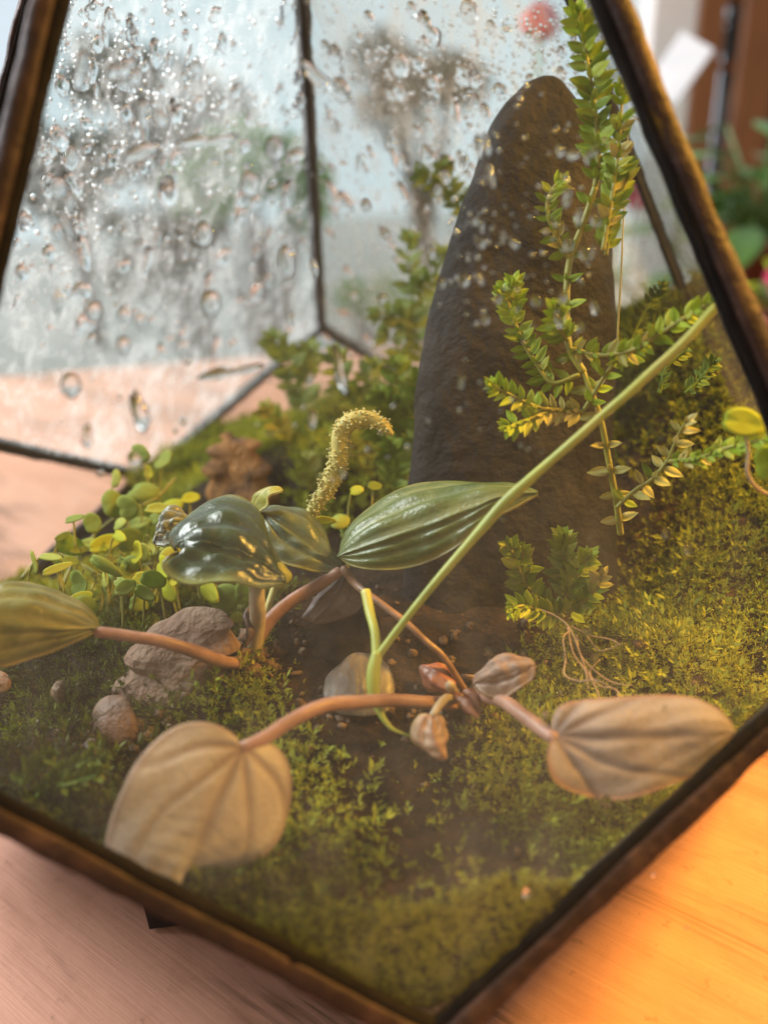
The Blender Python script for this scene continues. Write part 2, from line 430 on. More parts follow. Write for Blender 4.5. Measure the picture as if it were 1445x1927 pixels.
M['tree_leaf'] = mossmat('garden_foliage', [(0, (.02, .04, .022)), (.5, (.05, .09, .04)), (1, (.10, .16, .07))])
M['tree_leaf2'] = mossmat('garden_foliage_light', [(0, (.09, .34, .03)), (.5, (.15, .52, .05)), (1, (.24, .66, .09))])
M['trunk'] = plain('tree_bark', [(.3, (.05, .04, .03)), (.7, (.13, .1, .08))], 3, .8)
def cluster_leaves(centres, radii, n, size, seed, flat=.8):
    g = np.random.default_rng(seed); C = np.asarray(centres, float); R_ = np.asarray(radii, float)
    i = g.choice(len(C), n, p=R_**2/np.sum(R_**2)); d = g.normal(size=(n, 3)); d /= np.linalg.norm(d, axis=1)[:, None]
    p = C[i] + d*(R_[i]*g.uniform(.35, 1.05, n)**.7)[:, None]*[1, 1, flat]
    a = g.normal(size=(n, 3)); a /= np.linalg.norm(a, axis=1)[:, None]; b = np.cross(a, g.normal(size=(n, 3))); b /= np.linalg.norm(b, axis=1)[:, None]
    s = size*g.uniform(.6, 1.3, n)[:, None]
    V = np.stack([p - a*s, p + b*s*.45 + a*s*.1, p + a*s, p - b*s*.45 + a*s*.1], 1).reshape(-1, 3)
    F = np.arange(4*n).reshape(n, 4)
    tone = np.clip(g.normal(.45, .22, n) + .25*d[:, 2], 0, 1)
    return V, F, np.repeat(tone, 4)
def tree(base, h, blobs, leafm, n, size, label, seed):
    t = thing('garden_tree', base, label, 'tree', 'trees and bushes outside beyond the fogged glass')
    base = np.array(base, float); B = Bag()
    top = base + [0, 0, h*.75]
    B.add(*tube([base, base + [.1, 0, h*.35], top], [h*.035, h*.025, h*.008], 8, 10))
    for c, r in blobs:
        c = np.array(c); k = base + [0, 0, h*.3]; B.add(*tube([k, (k+c)/2 + [0, 0, .1*r], c], [h*.015, h*.01, h*.004], 6, 6))
    B.build('trunk', M['trunk'], t)
    V, F, tone = cluster_leaves([b[0] for b in blobs], [b[1] for b in blobs], n, size, seed)
    obj('crown', V, F, leafm, t, attrs={'tone': tone})
    return t
def tree_px(px, py, rpx, Y, leafm, label, seed, n=1600):
    c = at_y(px, py, Y); r = rpx / FPX * (Y - CAM[1]); g = random.Random(seed)
    blobs = [(c + np.array([g.uniform(-1, 1), g.uniform(-.5, .5), g.uniform(-.7, .7)])*r*.65, r*g.uniform(.3, .55)) for _ in range(9)]
    base = (c[0], Y, GZ)
    return tree(base, c[2] + r*.6 - GZ, blobs, leafm, n, r*.085, label, seed)
tree_px(330, 215, 170, 34, M['tree_leaf'], 'wide dark bushy tree outside, behind the left fogged glass', 1)
tree_px(470, 335, 150, 20, M['tree_leaf2'], 'bright green shrub seen blurred left of the back edge of the terrarium', 2, 3000)
tree_px(120, 330, 130, 40, M['tree_leaf'], 'grey green tree at the far left, low behind the droplets', 3)
tree_px(790, 170, 120, 36, M['tree_leaf'], 'dark tree beyond the right fogged glass, above left of the stone', 4)
tree_px(330, 480, 120, 26, M['tree_leaf'], 'low dull bush outside, under the bright green shrub', 5)
tree_px(700, 560, 70, 22, M['tree_leaf2'], 'pale low bush outside between the back edge and the stone', 6, 1000)

M['white'] = plain('white_paint', [(.3, (.74, .74, .74)), (.7, (.82, .82, .81))], 6, .45, .1)
M['window_rail'] = M['white']
# window that the table stands at: right stile, bottom rail and pane in view
wY = 5.0
xr0, xr1 = at_y(1200, 60, wY)[0], at_y(1292, 60, wY)[0]
win = thing('window', (0, wY, -1.4), 'large window with white painted frame behind the table', 'window')
V, F = bevel_box(((xr0+xr1)/2, wY, 2.3), xr1-xr0, .35, 7.4, .04); obj('stile', V, F, M['white'], win, smooth=False)
V, F = bevel_box((xr0/2 - 3.0, wY, -1.2), xr0 + 6.0 - .004, .35, .4, .04); obj('bottom_rail', V, F, M['white'], win, smooth=False)
V, F = box((xr0/2 - 3.0, wY, 2.5), xr0 + 6.0 - .006, .03, 6.99); obj('pane', V, F, M['clear'], win, smooth=False)
V, F = bevel_box((xr0/2 - 3.0, wY, 6.2), xr0 + 6.0 - .004, .35, .4, .04); obj('top_rail', V, F, M['white'], win, smooth=False)
V, F = bevel_box((-6.2, wY, 2.3), .4, .35, 7.4, .04); obj('stile', V, F, M['white'], win, smooth=False)

# room corner to the right of the window
M['shelfwood'] = plain('orange_wood', [(.3, (.17, .065, .022)), (.6, (.28, .11, .04)), (.8, (.36, .16, .06))], 4, .5, .2, stretch=(4, 4, .5))
M['darkpanel'] = plain('grey_panel', [(.3, (.05, .045, .042)), (.7, (.12, .11, .105))], 3, .6, .1)
sY = 7.5
def pxbox(x0, x1, y0, y1, Y, dep):
    a = at_y(x0, y1, Y); b = at_y(x1, y0, Y)
    return ((a[0]+b[0])/2, Y + dep/2, (a[2]+b[2])/2), abs(b[0]-a[0]), dep, abs(b[2]-a[2])
sb = at_y(1380, 600, sY)
sh = thing('wooden_shelf', (sb[0], sY, sb[2]), 'tall orange brown wooden shelf standing blurred at far right', 'shelf')
for (x0, x1, y0, y1, dep) in [(1296, 1322, -40, 620, .10), (1392, 1412, -40, 620, .10), (1520, 1545, -40, 620, .10)]:
    c, sx, sy, sz = pxbox(x0, x1, y0, y1, sY, dep); V, F = bevel_box(c, sx, sy, sz, .02); obj('post', V, F, M['shelfwood'], sh, smooth=False)
for (y0, y1) in [(-20, 6), (108, 132), (330, 350)]:
    c, sx, sy, sz = pxbox(1330, 1518, y0, y1, sY + .12, .5); V, F = bevel_box(c, sx, sy, sz, .02); obj('shelf_board', V, F, M['shelfwood'], sh, smooth=False)
c, sx, sy, sz = pxbox(1300, 1700, -100, 640, sY + .75, .1); V, F = bevel_box(c, sx, sy, sz, .02); obj('back_panel', V, F, M['darkpanel'], sh, smooth=False)
# things on the shelf
c, sx, sy, sz = pxbox(1336, 1372, 30, 106, sY + .3, .5)
b = thing('storage_box', (c[0], c[1], c[2]-sz/2), 'grey storage box on the upper board of the shelf', 'box')
V, F = bevel_box(c, sx, sy, sz*.8, .03); obj('body', V - [0, 0, sz*.1], F, M['darkpanel'], b, smooth=False)
V, F = bevel_box((c[0], c[1], c[2]+sz*.4), sx*1.08, sy*1.08, sz*.18, .02); obj('lid', V, F, M['darkpanel'], b, smooth=False)
# pale card leaning on the frame
c0 = at_y(1277, 128, 4.4)
M['card'] = plain('white_card', [(.3, (.70, .75, .80)), (.7, (.80, .84, .88))], 4, .5, 0)
V, F = bevel_box((0, 0, 0), .26, .02, .40, .006)
V = V @ np.array([[.82, .57, 0], [-.57, .82, 0], [0, 0, 1]]).T
ca, sa = math.cos(math.radians(-36)), math.sin(math.radians(-36))
V = V @ np.array([[ca, 0, -sa], [0, 1, 0], [sa, 0, ca]]).T + c0
tag(obj('white_card', V, F, M['card'], smooth=False), 'small tilted white card beside the copper edge at upper right', 'card')

def big_leaf_mesh(name, mat, w=.4, thick=.015):
    Vt = []; nu, nv = 6, 4
    for i in range(nu+1):
        u = i/nu; hw = w*math.sin(math.pi*min(1, u*.93+.04))**.8
        for j in range(nv+1):
            v = j/nv*2-1; Vt.append([v*hw*.5, u, .10*abs(v)*hw - .25*u*u*.6])
    Vt = np.array(Vt); n = len(Vt); Vb = Vt - [0, 0, thick]
    q = lambda i, j: i*(nv+1)+j
    F = []
    for i in range(nu):
        for j in range(nv):
            F.append((q(i,j), q(i,j+1), q(i+1,j+1), q(i+1,j))); F.append((n+q(i,j), n+q(i+1,j), n+q(i+1,j+1), n+q(i,j+1)))
    bd = [q(0,j) for j in range(nv+1)] + [q(i,nv) for i in range(1,nu+1)] + [q(nu,j) for j in range(nv-1,-1,-1)] + [q(i,0) for i in range(nu-1,0,-1)]
    for a, c in zip(bd, bd[1:]+bd[:1]): F.append((c, a, n+a, n+c))
    return mesh(name, np.r_[Vt, Vb], F, mat)
M['hp_leaf'] = greenmat('houseplant_leaf', [(0, (.07, .16, .03)), (.5, (.16, .32, .07)), (1, (.40, .55, .30))], .4, .2)
M['terracotta'] = plain('terracotta', [(.3, (.30, .09, .05)), (.7, (.42, .14, .08))], 4, .7, .2)
M['pink'] = greenmat('pink_petal', [(0, (.75, .06, .16)), (1, (.85, .16, .28))], .5, .3)
M['red'] = greenmat('red_petal', [(0, (.70, .05, .06)), (1, (.80, .12, .14))], .5, .3)
def pot_mesh(r, h):
    prof = [(.0, 0), (.72, 0), (.93, .82), (1.04, .82), (1.06, 1.0), (.92, 1.0), (.88, .88), (0, .86)]; ns = 24; V = []
    for (a, z) in prof:
        for k in range(ns): V.append([a*r*math.cos(2*math.pi*k/ns), a*r*math.sin(2*math.pi*k/ns), z*h])
    F = [(i*ns+k, i*ns+(k+1) % ns, (i+1)*ns+(k+1) % ns, (i+1)*ns+k) for i in range(len(prof)-1) for k in range(ns)]
    return np.array(V), F
hp_leaf = big_leaf_mesh('leaf', M['hp_leaf'], .45)
def houseplant(base, potr, poth, crown_r, n, label, seed, stand=True, flower=None, fl_label=None, leafme=None, L=(.5, .8)):
    g = random.Random(seed); base = np.array(base, float)
    t = thing('potted_plant', base, label, 'plant')
    V, F = pot_mesh(potr, poth); p = obj('pot', V + base, F, M['terracotta'], t)
    V, F = sphere(base + [0, 0, poth*.86], (potr*.9, potr*.9, poth*.06), 16, 6); obj('soil', V, F, M['soil'], p)
    for k in range(n):
        a = g.uniform(0, 6.283); el = g.uniform(.15, 1.25)
        d = np.array([math.cos(a)*math.cos(el), math.sin(a)*math.cos(el), math.sin(el)])
        tip = base + [0, 0, poth*.9] + d*crown_r*g.uniform(.35, 1.0)
        st = base + [0, 0, poth*.86]
        B = Bag(); B.add(*tube([st, (st+tip)/2 + [0, 0, crown_r*.1], tip], [.018, .014, .01], 5, 6)); B.build('stalk', M['hp_leaf'], t)
        y = nrm(d*[1, 1, .2] + np.array([0, 0, g.uniform(-.4, .2)])); x = nrm(np.cross(y, [0, 0, 1])); z = np.cross(x, y); s = crown_r*g.uniform(*L)
        inst('leaf', leafme or hp_leaf, mat4(x*s, y*s, z*s, tip), t)
    if flower:
        for (fp, fr) in flower:
            fp = np.array(fp); B = Bag(); B.add(*tube([base + [0, 0, poth*.86], (base+fp)/2 + [0, 0, .1], fp], [.02, .016, .012], 5, 8)); B.build('flower_stalk', M['hp_leaf'], t)
            B = Bag()
            for q in range(26):
                d = nrm([g.gauss(0, 1), g.gauss(0, 1), g.gauss(.3, .8)]); V, F = sphere((0, 0, 0), (fr*.42, fr*.42, fr*.09), 8, 5)
                z = d; x = nrm(np.cross(d, [.3, .5, .8])); y = np.cross(z, x)
                B.add(V @ np.array([x, y, z]) + fp + d*fr*g.uniform(.2, .75), F, g.uniform(-.2, .4))
            B.build('flower_head', fl_label, t, attr='tone')
    return t
pb = at_y(1422, 445, 4.0)
houseplant((pb[0], 4.0, pb[2]-.30), .17, .30, .85, 44, 'leafy green plant in a terracotta pot, blurred right of the copper edge', 21)
# plinth carrying that pot
st = np.array([pb[0], 4.0, pb[2]-.30])
V, F = bevel_box((st[0]+.1, 4.0, (st[2]+GZ)/2), .9, .8, st[2]-GZ, .03)
tag(obj('plant_stand', V, F, M['shelfwood'], loc=(st[0]+.1, 4.0, GZ), smooth=False), 'square wooden stand under the terracotta pot at right', 'stand')
pf = at_y(1452, 522, 2.3)
houseplant((pf[0]+.12, 2.3, ZT), .13, .2, .34, 14, 'small potted plant with a bright pink flower head at the right margin', 22,
           flower=[((pf[0], 2.22, pf[2]), .10)], fl_label=M['pink'], leafme=big_leaf_mesh('leaf', M['lime'], .5), L=(.4, .6))
pr = at_y(1012, 45, 3.9); pk = at_y(1150, 345, 3.7)
M['leaf2'] = M['hp_leaf']
pr_base = (pr[0], 3.9, -1.0)
# sill that carries the flower pots behind the terrarium
V, F = bevel_box((-1.5, 4.0, -1.06), 9.0, 1.6, .12, .02)
tag(obj('window_sill', V, F, M['white'], loc=(-1.5, 4.0, -1.12), smooth=False), 'white painted sill between the table and the window', 'sill')
houseplant(pr_base, .22, .4, .8, 16, 'tall potted plant with a red flower above the stone, behind glass', 23, flower=[((pr[0], 3.85, pr[2]), .14)], fl_label=M['red'])
houseplant((pk[0]+.1, 3.7, -1.0), .2, .36, .6, 12, 'potted plant with pale pink blossom right of the stone, behind glass', 24, flower=[((pk[0], 3.6, pk[2]), .13), ((pk[0]+.12, 3.6, pk[2]-.1), .1)], fl_label=M['pink'])

# ------------------------------------------------------------------ the terrarium
H1, HA, RB = 0.3731, 1.9956, 0.72
R0 = math.cos(math.pi/5)*HA/(HA-H1)
def pol(r, a, z): return np.array([r*math.sin(math.radians(a)), -r*math.cos(math.radians(a)), z])
Vb = [pol(R0, 72*k, 0) for k in range(5)]                 # lower ring
Vm = [pol(1.0, 72*k+36, H1) for k in range(5)]            # widest ring
Vf = [pol(RB, 72*k+36, ZT + .008) for k in range(5)]      # foot ring
AP = np.array([0, 0, HA])
faces = []
for k in range(5): faces.append(('kite', [Vb[k], Vm[k], AP, Vm[(k+4) % 5]], k))
for k in range(5): faces.append(('low', [Vb[k], Vb[(k+1) % 5], Vm[k]], k))
PL = []
def outn(poly):
    n_ = nrm(np.cross(poly[1]-poly[0], poly[2]-poly[0])); c = np.mean(poly, axis=0)
    return n_ if n_ @ (c - np.array([0, 0, .4])) > 0 else -n_
for _, poly, _ in faces: n_ = outn(poly); PL.append((n_, n_ @ poly[0]))
PL.append((np.array([0, 0, -1.0]), 0.0))
PN = np.array([p[0] for p in PL]); PD = np.array([p[1] for p in PL])
def Rmax(a, z, m):                     # inner radius in direction a at height z, margin m inside the glass
    d = np.array([math.sin(a), -math.cos(a)]); den = PN[:, :2] @ d; k = den > 1e-4
    return np.min((PD[k] - m - PN[k, 2]*z) / den[k])
def inside(P, m):                      # push points back inside the glass by margin m
    P = np.array(P, float)
    for _ in range(2):
        for n_, d_ in PL:
            e = P @ n_ - (d_ - m); k = e > 0; P[k] -= e[k, None]*n_
    return P
ter = thing('terrarium', (0, 0, ZT), 'pointed five sided glass terrarium with dark copper edges, fogged inside and planted', 'terrarium')
GT = .016
def shrink(poly, s):
    poly = np.array(poly); c = poly.mean(0); return c + (poly - c)*s
panes = {}
for kind, poly, k in faces:
    n_ = outn(poly); P = shrink(poly, .985)
    if np.cross(P[1]-P[0], P[2]-P[0]) @ n_ < 0: P = P[::-1]
    P = P - n_*.003
    m = len(P); V = np.r_[P, P - n_*GT]
    F = [tuple(range(m)), tuple(range(2*m-1, m-1, -1))] + [((i+1) % m, i, m+i, m+(i+1) % m) for i in range(m)]
    inner = M['clear']
    if kind == 'kite': inner = M['front'] if k == 0 else M['back'] if k in (2, 3) else M['front'] if k == 1 else M['clear']
    if kind == 'low': inner = M['clear']
    o = obj('glass_pane', V, F, [M['clear'], inner], ter, smooth=False)
    o.data.polygons[1].material_index = 1
    if kind == 'kite':
        panes[k] = (o, P.mean(0) - n_*GT, n_)
        o['label'] = {0: 'front pane, lightly misted, with a few drops', 2: 'right rear pane, fogged', 3: 'left rear pane, fogged and covered in drops', 1: 'clear right pane', 4: 'clear left pane'}[k]
wob = Wave(5, 26.0); wob2 = Wave(6, 90.0)
def came(a, b, n1, n2, w, th, fo=.016):
    a = np.array(a); b = np.array(b); e = nrm(b - a); mid = np.array([0, 0, .4])
    d1 = np.cross(n1, e); d2 = np.cross(n2, e)
    c1 = mid - (a+b)/2
    if d1 @ c1 < 0: d1 = -d1
    if d2 @ c1 < 0: d2 = -d2
    nb = nrm(n1 + n2); L = np.linalg.norm(b-a); N = max(12, int(L/.018))
    prof = [(d1, w, n1, .0015), (d1, w*.95, n1, th*.75), (d1, w*.62, n1, th), (d1, w*.22, n1, th*1.2), (None, 0, nb, th*1.35),
            (d2, w*.22, n2, th*1.2), (d2, w*.62, n2, th), (d2, w*.95, n2, th*.75), (d2, w, n2, .0015)]
    V = []; m = len(prof)
    for i in range(N+1):
        p = a + e*L*(i/N)
        for j, (d, s, nn, h) in enumerate(prof):
            q = p + nn*h if d is None else p + d*s + nn*h
            k = 1.0 if j in (0, m-1) else 2.2
            q = q + nn*(.0009*k*wob(q) + .0006*k*wob2(q))
            if d is not None: q = q + d*(.0014*wob(p + nn*.3) + .0005*wob2(p))
            V.append(q)
    F = [(i*m+j, i*m+j+1, (i+1)*m+j+1, (i+1)*m+j) for i in range(N) for j in range(m-1)]
    F += [tuple(range(m-1, -1, -1)), tuple(N*m+j for j in range(m))]
    F += [(i*m, (i+1)*m, (i+1)*m+m-1, i*m+m-1) for i in range(N)]
    o = obj('came', V, F, M['solder'], ter)
    # copper foil under the bead, wider than it, and the bead on the inner side
    B = Bag()
    for d, nn in ((d1, n1), (d2, n2)):
        V = []; wf = w + fo
        for i in range(N+1):
            p = a + e*L*(i/N); j_ = .0018*wob2(p*1.3 + nn)
            for s, h in ((0.002, -.001), (0.002, .0035), (wf + j_, .0035), (wf + j_ + .001, -.001)): V.append(p + d*s + nn*h)
        F = [(i*4+j, i*4+(j+1) % 4, (i+1)*4+(j+1) % 4, (i+1)*4+j) for i in range(N) for j in range(4)] + [(3, 2, 1, 0), (N*4, N*4+1, N*4+2, N*4+3)]
        B.add(V, F)
    B.build('foil', M['foil'], o)
    V = []; wi = w*.8; g = GT + .004
    pr = [(d1, wi, n1, -g+.002), (d1, wi*.9, n1, -g-.005), (d1, wi*.45, n1, -g-.009), (None, 0, nb, -(g+.016)), (d2, wi*.45, n2, -g-.009), (d2, wi*.9, n2, -g-.005), (d2, wi, n2, -g+.002), (None, 0, nb, -g*.6)]
    m = len(pr)
    for i in range(N+1):
        p = a + e*L*(i/N)
        for d, s, nn, h in pr:
            q = p + nn*h if d is None else p + d*s + nn*h
            V.append(q + (0 if d is None else d*.003*wob(p)) + nn*.0012*wob2(q))
    F = [(i*m+j, i*m+(j+1) % m, (i+1)*m+(j+1) % m, (i+1)*m+j) for i in range(N) for j in range(m)] + [tuple(range(m-1, -1, -1)), tuple(N*m+j for j in range(m))]
    obj('inner_came', V, F, M['patina'], o)
    return o
N_k = [outn(faces[k][1]) for k in range(5)]
low = [outn(faces[5+k][1]) for k in range(5)]; DN = np.array([0, 0, -1.0])
for k in range(5):
    fr_ = k in (0, 4); w1, f1 = (.0185, .012) if fr_ else (.014, .005)
    came(Vm[k], AP, N_k[k], N_k[(k+1) % 5], w1, .0085, f1)
    came(Vb[k], Vm[k], N_k[k], low[k], w1, .007, f1)
    came(Vb[(k+1) % 5], Vm[k], N_k[(k+1) % 5], low[k], w1, .007, f1)
    came(Vb[k], Vb[(k+1) % 5], low[k], DN, .014, .005, .004)
# dark metal tray that carries the glass: inset foot below the lower ring
R_a = [v + [0, 0, -.006 - ZT - .008] for v in Vf]; Q = []
for k in range(5): Q += [R_a[k], Vf[k]]
F = [(2*k, 2*k+1, (2*k+2) % 10) for k in range(5)] + [(2*k+1, (2*k+3) % 10, (2*k+2) % 10) for k in range(5)] + [(8, 6, 4, 2, 0)[::-1], (1, 3, 5, 7, 9)[::-1]]
obj('foot_tray', Q, F, M['patina'], ter, smooth=False)
for k in range(5):
    V, F = tube([pol(RB*.93, 72*k+36, ZT+.001), pol(RB*.93, 72*k+36, ZT+.018)], [.036, .038], 16); obj('foot_pad', V, F, M['rubber'], ter)

# water drops on the panes
def drop_mesh(seed, irregular):
    g = np.random.default_rng(seed); ns, nr = 18, 5; V = [[0, 0, 1.0]]
    a = np.linspace(0, 2*math.pi, ns, endpoint=False)
    rr = 1 + sum(irregular*g.normal()/k*np.cos(k*a + g.uniform(0, 6.28)) for k in range(2, 6))
    rr = np.clip(rr, .45, 1.7); el = g.uniform(1.0, 1.5) if irregular < .15 else g.uniform(1.0, 1.9)
    for i in range(1, nr+1):
        q = i/nr; h = (1 - q**2.2)**.6 if i < nr else 0
        V += [[q*rr[k]*math.cos(a[k]), q*rr[k]*math.sin(a[k])*el, h] for k in range(ns)]
    V.append([0, 0, 0]); F = [(0, 1+k, 1+(k+1) % ns) for k in range(ns)]
    for i in range(nr-1):
        F += [(1+i*ns+k, 1+(i+1)*ns+k, 1+(i+1)*ns+(k+1) % ns, 1+i*ns+(k+1) % ns) for k in range(ns)]
    b = 1+(nr-1)*ns; F += [(len(V)-1, b+(k+1) % ns, b+k) for k in range(ns)]
    return np.array(V), F
SHAPES = [drop_mesh(100+i, .08 if i < 5 else .32) for i in range(12)]
DROPS = [mesh('droplet', V, F, M['water']) for V, F in SHAPES]
def small_drop(): 
    ns = 8; V = [[0, 0, 1.0]] + [[.62*math.cos(2*math.pi*k/ns), .62*math.sin(2*math.pi*k/ns), .8] for k in range(ns)] + [[math.cos(2*math.pi*k/ns), math.sin(2*math.pi*k/ns), 0] for k in range(ns)] + [[0, 0, 0]]
    F = [(0, 1+k, 1+(k+1) % ns) for k in range(ns)] + [(1+k, 1+ns+k, 1+ns+(k+1) % ns, 1+(k+1) % ns) for k in range(ns)] + [(2*ns+1, 1+ns+(k+1) % ns, 1+ns+k) for k in range(ns)]
    return np.array(V), F
SD = small_drop()
def on_pane(k, px, py):
    o, p0, n_ = panes[k]; d = ray(px, py); return CAM + d*(((p0 - CAM) @ n_)/(d @ n_))
def pane_axes(k):
    n_ = panes[k][2]; x = nrm(np.cross([0, 0, 1], n_)); y = np.cross(n_, x); return x, y, n_
def drops(k, zones, seed):
    o = panes[k][0]; x, y, n_ = pane_axes(k); g = random.Random(seed); B = Bag(); nb = 0
    for (x0, x1, y0, y1, nbig, rb, nsm, rs, irr) in zones:
        for i in range(nbig):
            p = on_pane(k, g.uniform(x0, x1), g.uniform(y0, y1)); r = rb[0]*(rb[1]/rb[0])**(g.random()**1.6); me = DROPS[g.randrange(5, 12) if g.random() < irr else g.randrange(5)]
            a = g.uniform(-.35, .35); h = r*g.uniform(.35, .6); st_ = g.uniform(1.4, 3.2) if g.random() < .28 else 1.0; r2 = r*st_**.5; r = r/st_**.4
            inst('droplet', me, mat4((x*math.cos(a)+y*math.sin(a))*r, (y*math.cos(a)-x*math.sin(a))*r2, -n_*h, p - n_*.0006), o); nb += 1
        for i in range(nsm):
            p = on_pane(k, g.uniform(x0, x1), g.gauss((y0+y1)/2, (y1-y0)*.33)); r = rs[0]*(rs[1]/rs[0])**(g.random()**1.5)
            V, F = SD; B.add(V[:, :1]*x*r + V[:, 1:2]*y*r*g.uniform(1, 1.5) - V[:, 2:]*n_*r*.5 + p - n_*.0006, F)
    if B.n: o2 = B.build('fine_droplets', M['water'], o); o2['kind'] = 'stuff'
drops(3, [(60, 330, 0, 330, 70, (.005, .017), 480, (.0014, .005), .8), (300, 570, 0, 330, 50, (.006, .02), 360, (.0016, .006), .7), (20, 300, 300, 640, 40, (.008, .022), 240, (.002, .006), .5),
          (300, 585, 330, 690, 26, (.010, .026), 120, (.003, .008), .3)], 1)
drops(2, [(600, 900, 0, 330, 34, (.009, .022), 420, (.002, .006), .4), (880, 1090, 0, 240, 16, (.008, .016), 420, (.002, .005), .4), (610, 830, 330, 640, 16, (.010, .022), 80, (.003, .007), .3)], 2)
drops(0, [(820, 1130, 170, 620, 30, (.0045, .0075), 110, (.0015, .0035), .15), (100, 560, 120, 620, 26, (.006, .013), 60, (.002, .004), .3), (480, 1050, 230, 900, 16, (.0045, .007), 50, (.0015, .003), .1),
          (850, 1300, 900, 1750, 6, (.004, .007), 30, (.0015, .003), .1), (60, 300, 640, 900, 4, (.006, .012), 0, (.002, .003), .6)], 3)
x, y, n_ = pane_axes(0)
for (px, py, rx, ry, a) in [(265, 285, .009, .016, -1.1), (385, 262, .007, .019, -1.45), (595, 140, .008, .016, .75), (262, 775, .008, .018, .15), (555, 290, .007, .011, -1.3), (225, 128, .009, .011, -.9), (640, 700, .007, .016, .2), (430, 700, .008, .020, -1.4)]:
    p = on_pane(0, px, py)
    inst('droplet', DROPS[5 + (px+py) % 7], mat4((x*math.cos(a)+y*math.sin(a))*rx, (y*math.cos(a)-x*math.sin(a))*ry, -n_*.008, p - n_*.0006), panes[0][0])
for px, py, r in [(1157, 1632, .0062), (988, 1798, .0066), (1118, 1682, .0045), (982, 1668, .004)]:
    inst('droplet', DROPS[px % 5], mat4(x*r, y*r, n_*.006, on_pane(0, px, py) + n_*(GT+.0035)), panes[0][0])

# ------------------------------------------------------------------ soil and moss
hw = Wave(21, 5.0, dim=2); hw2 = Wave(22, 17.0, dim=2)
def gauss(x, y, cx, cy_, sx, sy): return np.exp(-((x-cx)/sx)**2 - ((y-cy_)/sy)**2)
def height(x, y):
    x = np.asarray(x, float); y = np.asarray(y, float); q = np.stack([x, y], -1)
    h = .13 + .024*hw(q) + .017*hw2(q)
    h = h + .07*gauss(x, y, -.05, -.35, .4, .25) + .03*gauss(x, y, -.5, -.35, .25, .25)
    h = h + .06*gauss(x, y, .05, .6, .4, .3) + .12*gauss(x, y, .15, .35, .35, .3) - .17*gauss(x, y, -.72, .42, .36, .42)
    h = h + .46*gauss(x, y, .86, .30, .29, .42) + .12*gauss(x, y, .75, -.15, .25, .3) + .10*gauss(x, y, .5, .55, .3, .3)
    return h
def soil_mesh():
    na, nr = 160, 40; V = []; W3 = Wave(23, 60)
    for i in range(nr+1):
        f = i/nr
        for k in range(na):
            a = 2*math.pi*k/na; z = .2
            for _ in range(6):
                r = Rmax(a, z, GT+.012)*f; X, Y = r*math.sin(a), -r*math.cos(a); z = float(height(X, Y))
                z = min(z, .85)
            V.append([X, Y, z])
    V = np.array(V); V[:, 2] += .006*W3(V)
    rows = []
    top = V[nr*na:]
    for s in range(1, 9):
        q = []
        for k in range(na):
            a = 2*math.pi*k/na; z = top[k, 2] + (.016 - top[k, 2])*s/8; r = Rmax(a, z, GT+.012); q.append([r*math.sin(a), -r*math.cos(a), z])
        rows += q
    V = np.r_[V, rows]
    F = [(i*na+k, i*na+(k+1) % na, (i+1)*na+(k+1) % na, (i+1)*na+k) for i in range(nr+8) for k in range(na)]
    F.append(tuple((nr+8)*na + k for k in range(na-1, -1, -1)))
    return V, F
def soil_t(px, py):
    d = ray(px, py)
    for t in np.arange(.9, 3.2, .01):
        p = CAM + d*t
        if p[2] < height(p[0], p[1]): return float(t)
    return 3.2
V, F = soil_mesh()
tag(obj('soil', V, F, M['soil'], loc=(0, 0, .016)), None, None, None, 'structure')
dens = Wave(31, 6.5, dim=2); tonew = Wave(32, 5.0); tonef = Wave(33, 22.0)
def moss_points(n, seed, zone):
    g = np.random.default_rng(seed); out = []
    x = g.uniform(-1, 1, n*4); y = g.uniform(-1, 1, n*4); z = height(x, y)
    P = np.stack([x, y, z], 1); ok = ((P @ PN.T) < PD - (GT+.010)).all(1) & zone(x, y)
    P = P[ok][:n]; e = .01
    hx = (height(P[:, 0]+e, P[:, 1]) - height(P[:, 0]-e, P[:, 1]))/(2*e); hy = (height(P[:, 0], P[:, 1]+e) - height(P[:, 0], P[:, 1]-e))/(2*e)
    N_ = np.stack([-hx, -hy, np.ones(len(P))], 1); N_ /= np.linalg.norm(N_, axis=1)[:, None]
    return P, N_
def wall_points(n, seed, a0, a1, zmin):
    g = np.random.default_rng(seed); P = []; N_ = []
    while len(P) < n:
        a = math.radians(g.uniform(a0, a1)); zt = .2
        for _ in range(4):
            r = Rmax(a, zt, GT+.012); zt = float(height(r*math.sin(a), -r*math.cos(a)))
        z = g.uniform(zmin, zt+.01); r = Rmax(a, z, GT+.014); P.append([r*math.sin(a), -r*math.cos(a), z]); N_.append([math.sin(a), -math.cos(a), .8])
    return np.array(P), np.array(N_)/np.linalg.norm(N_, axis=1)[:, None]
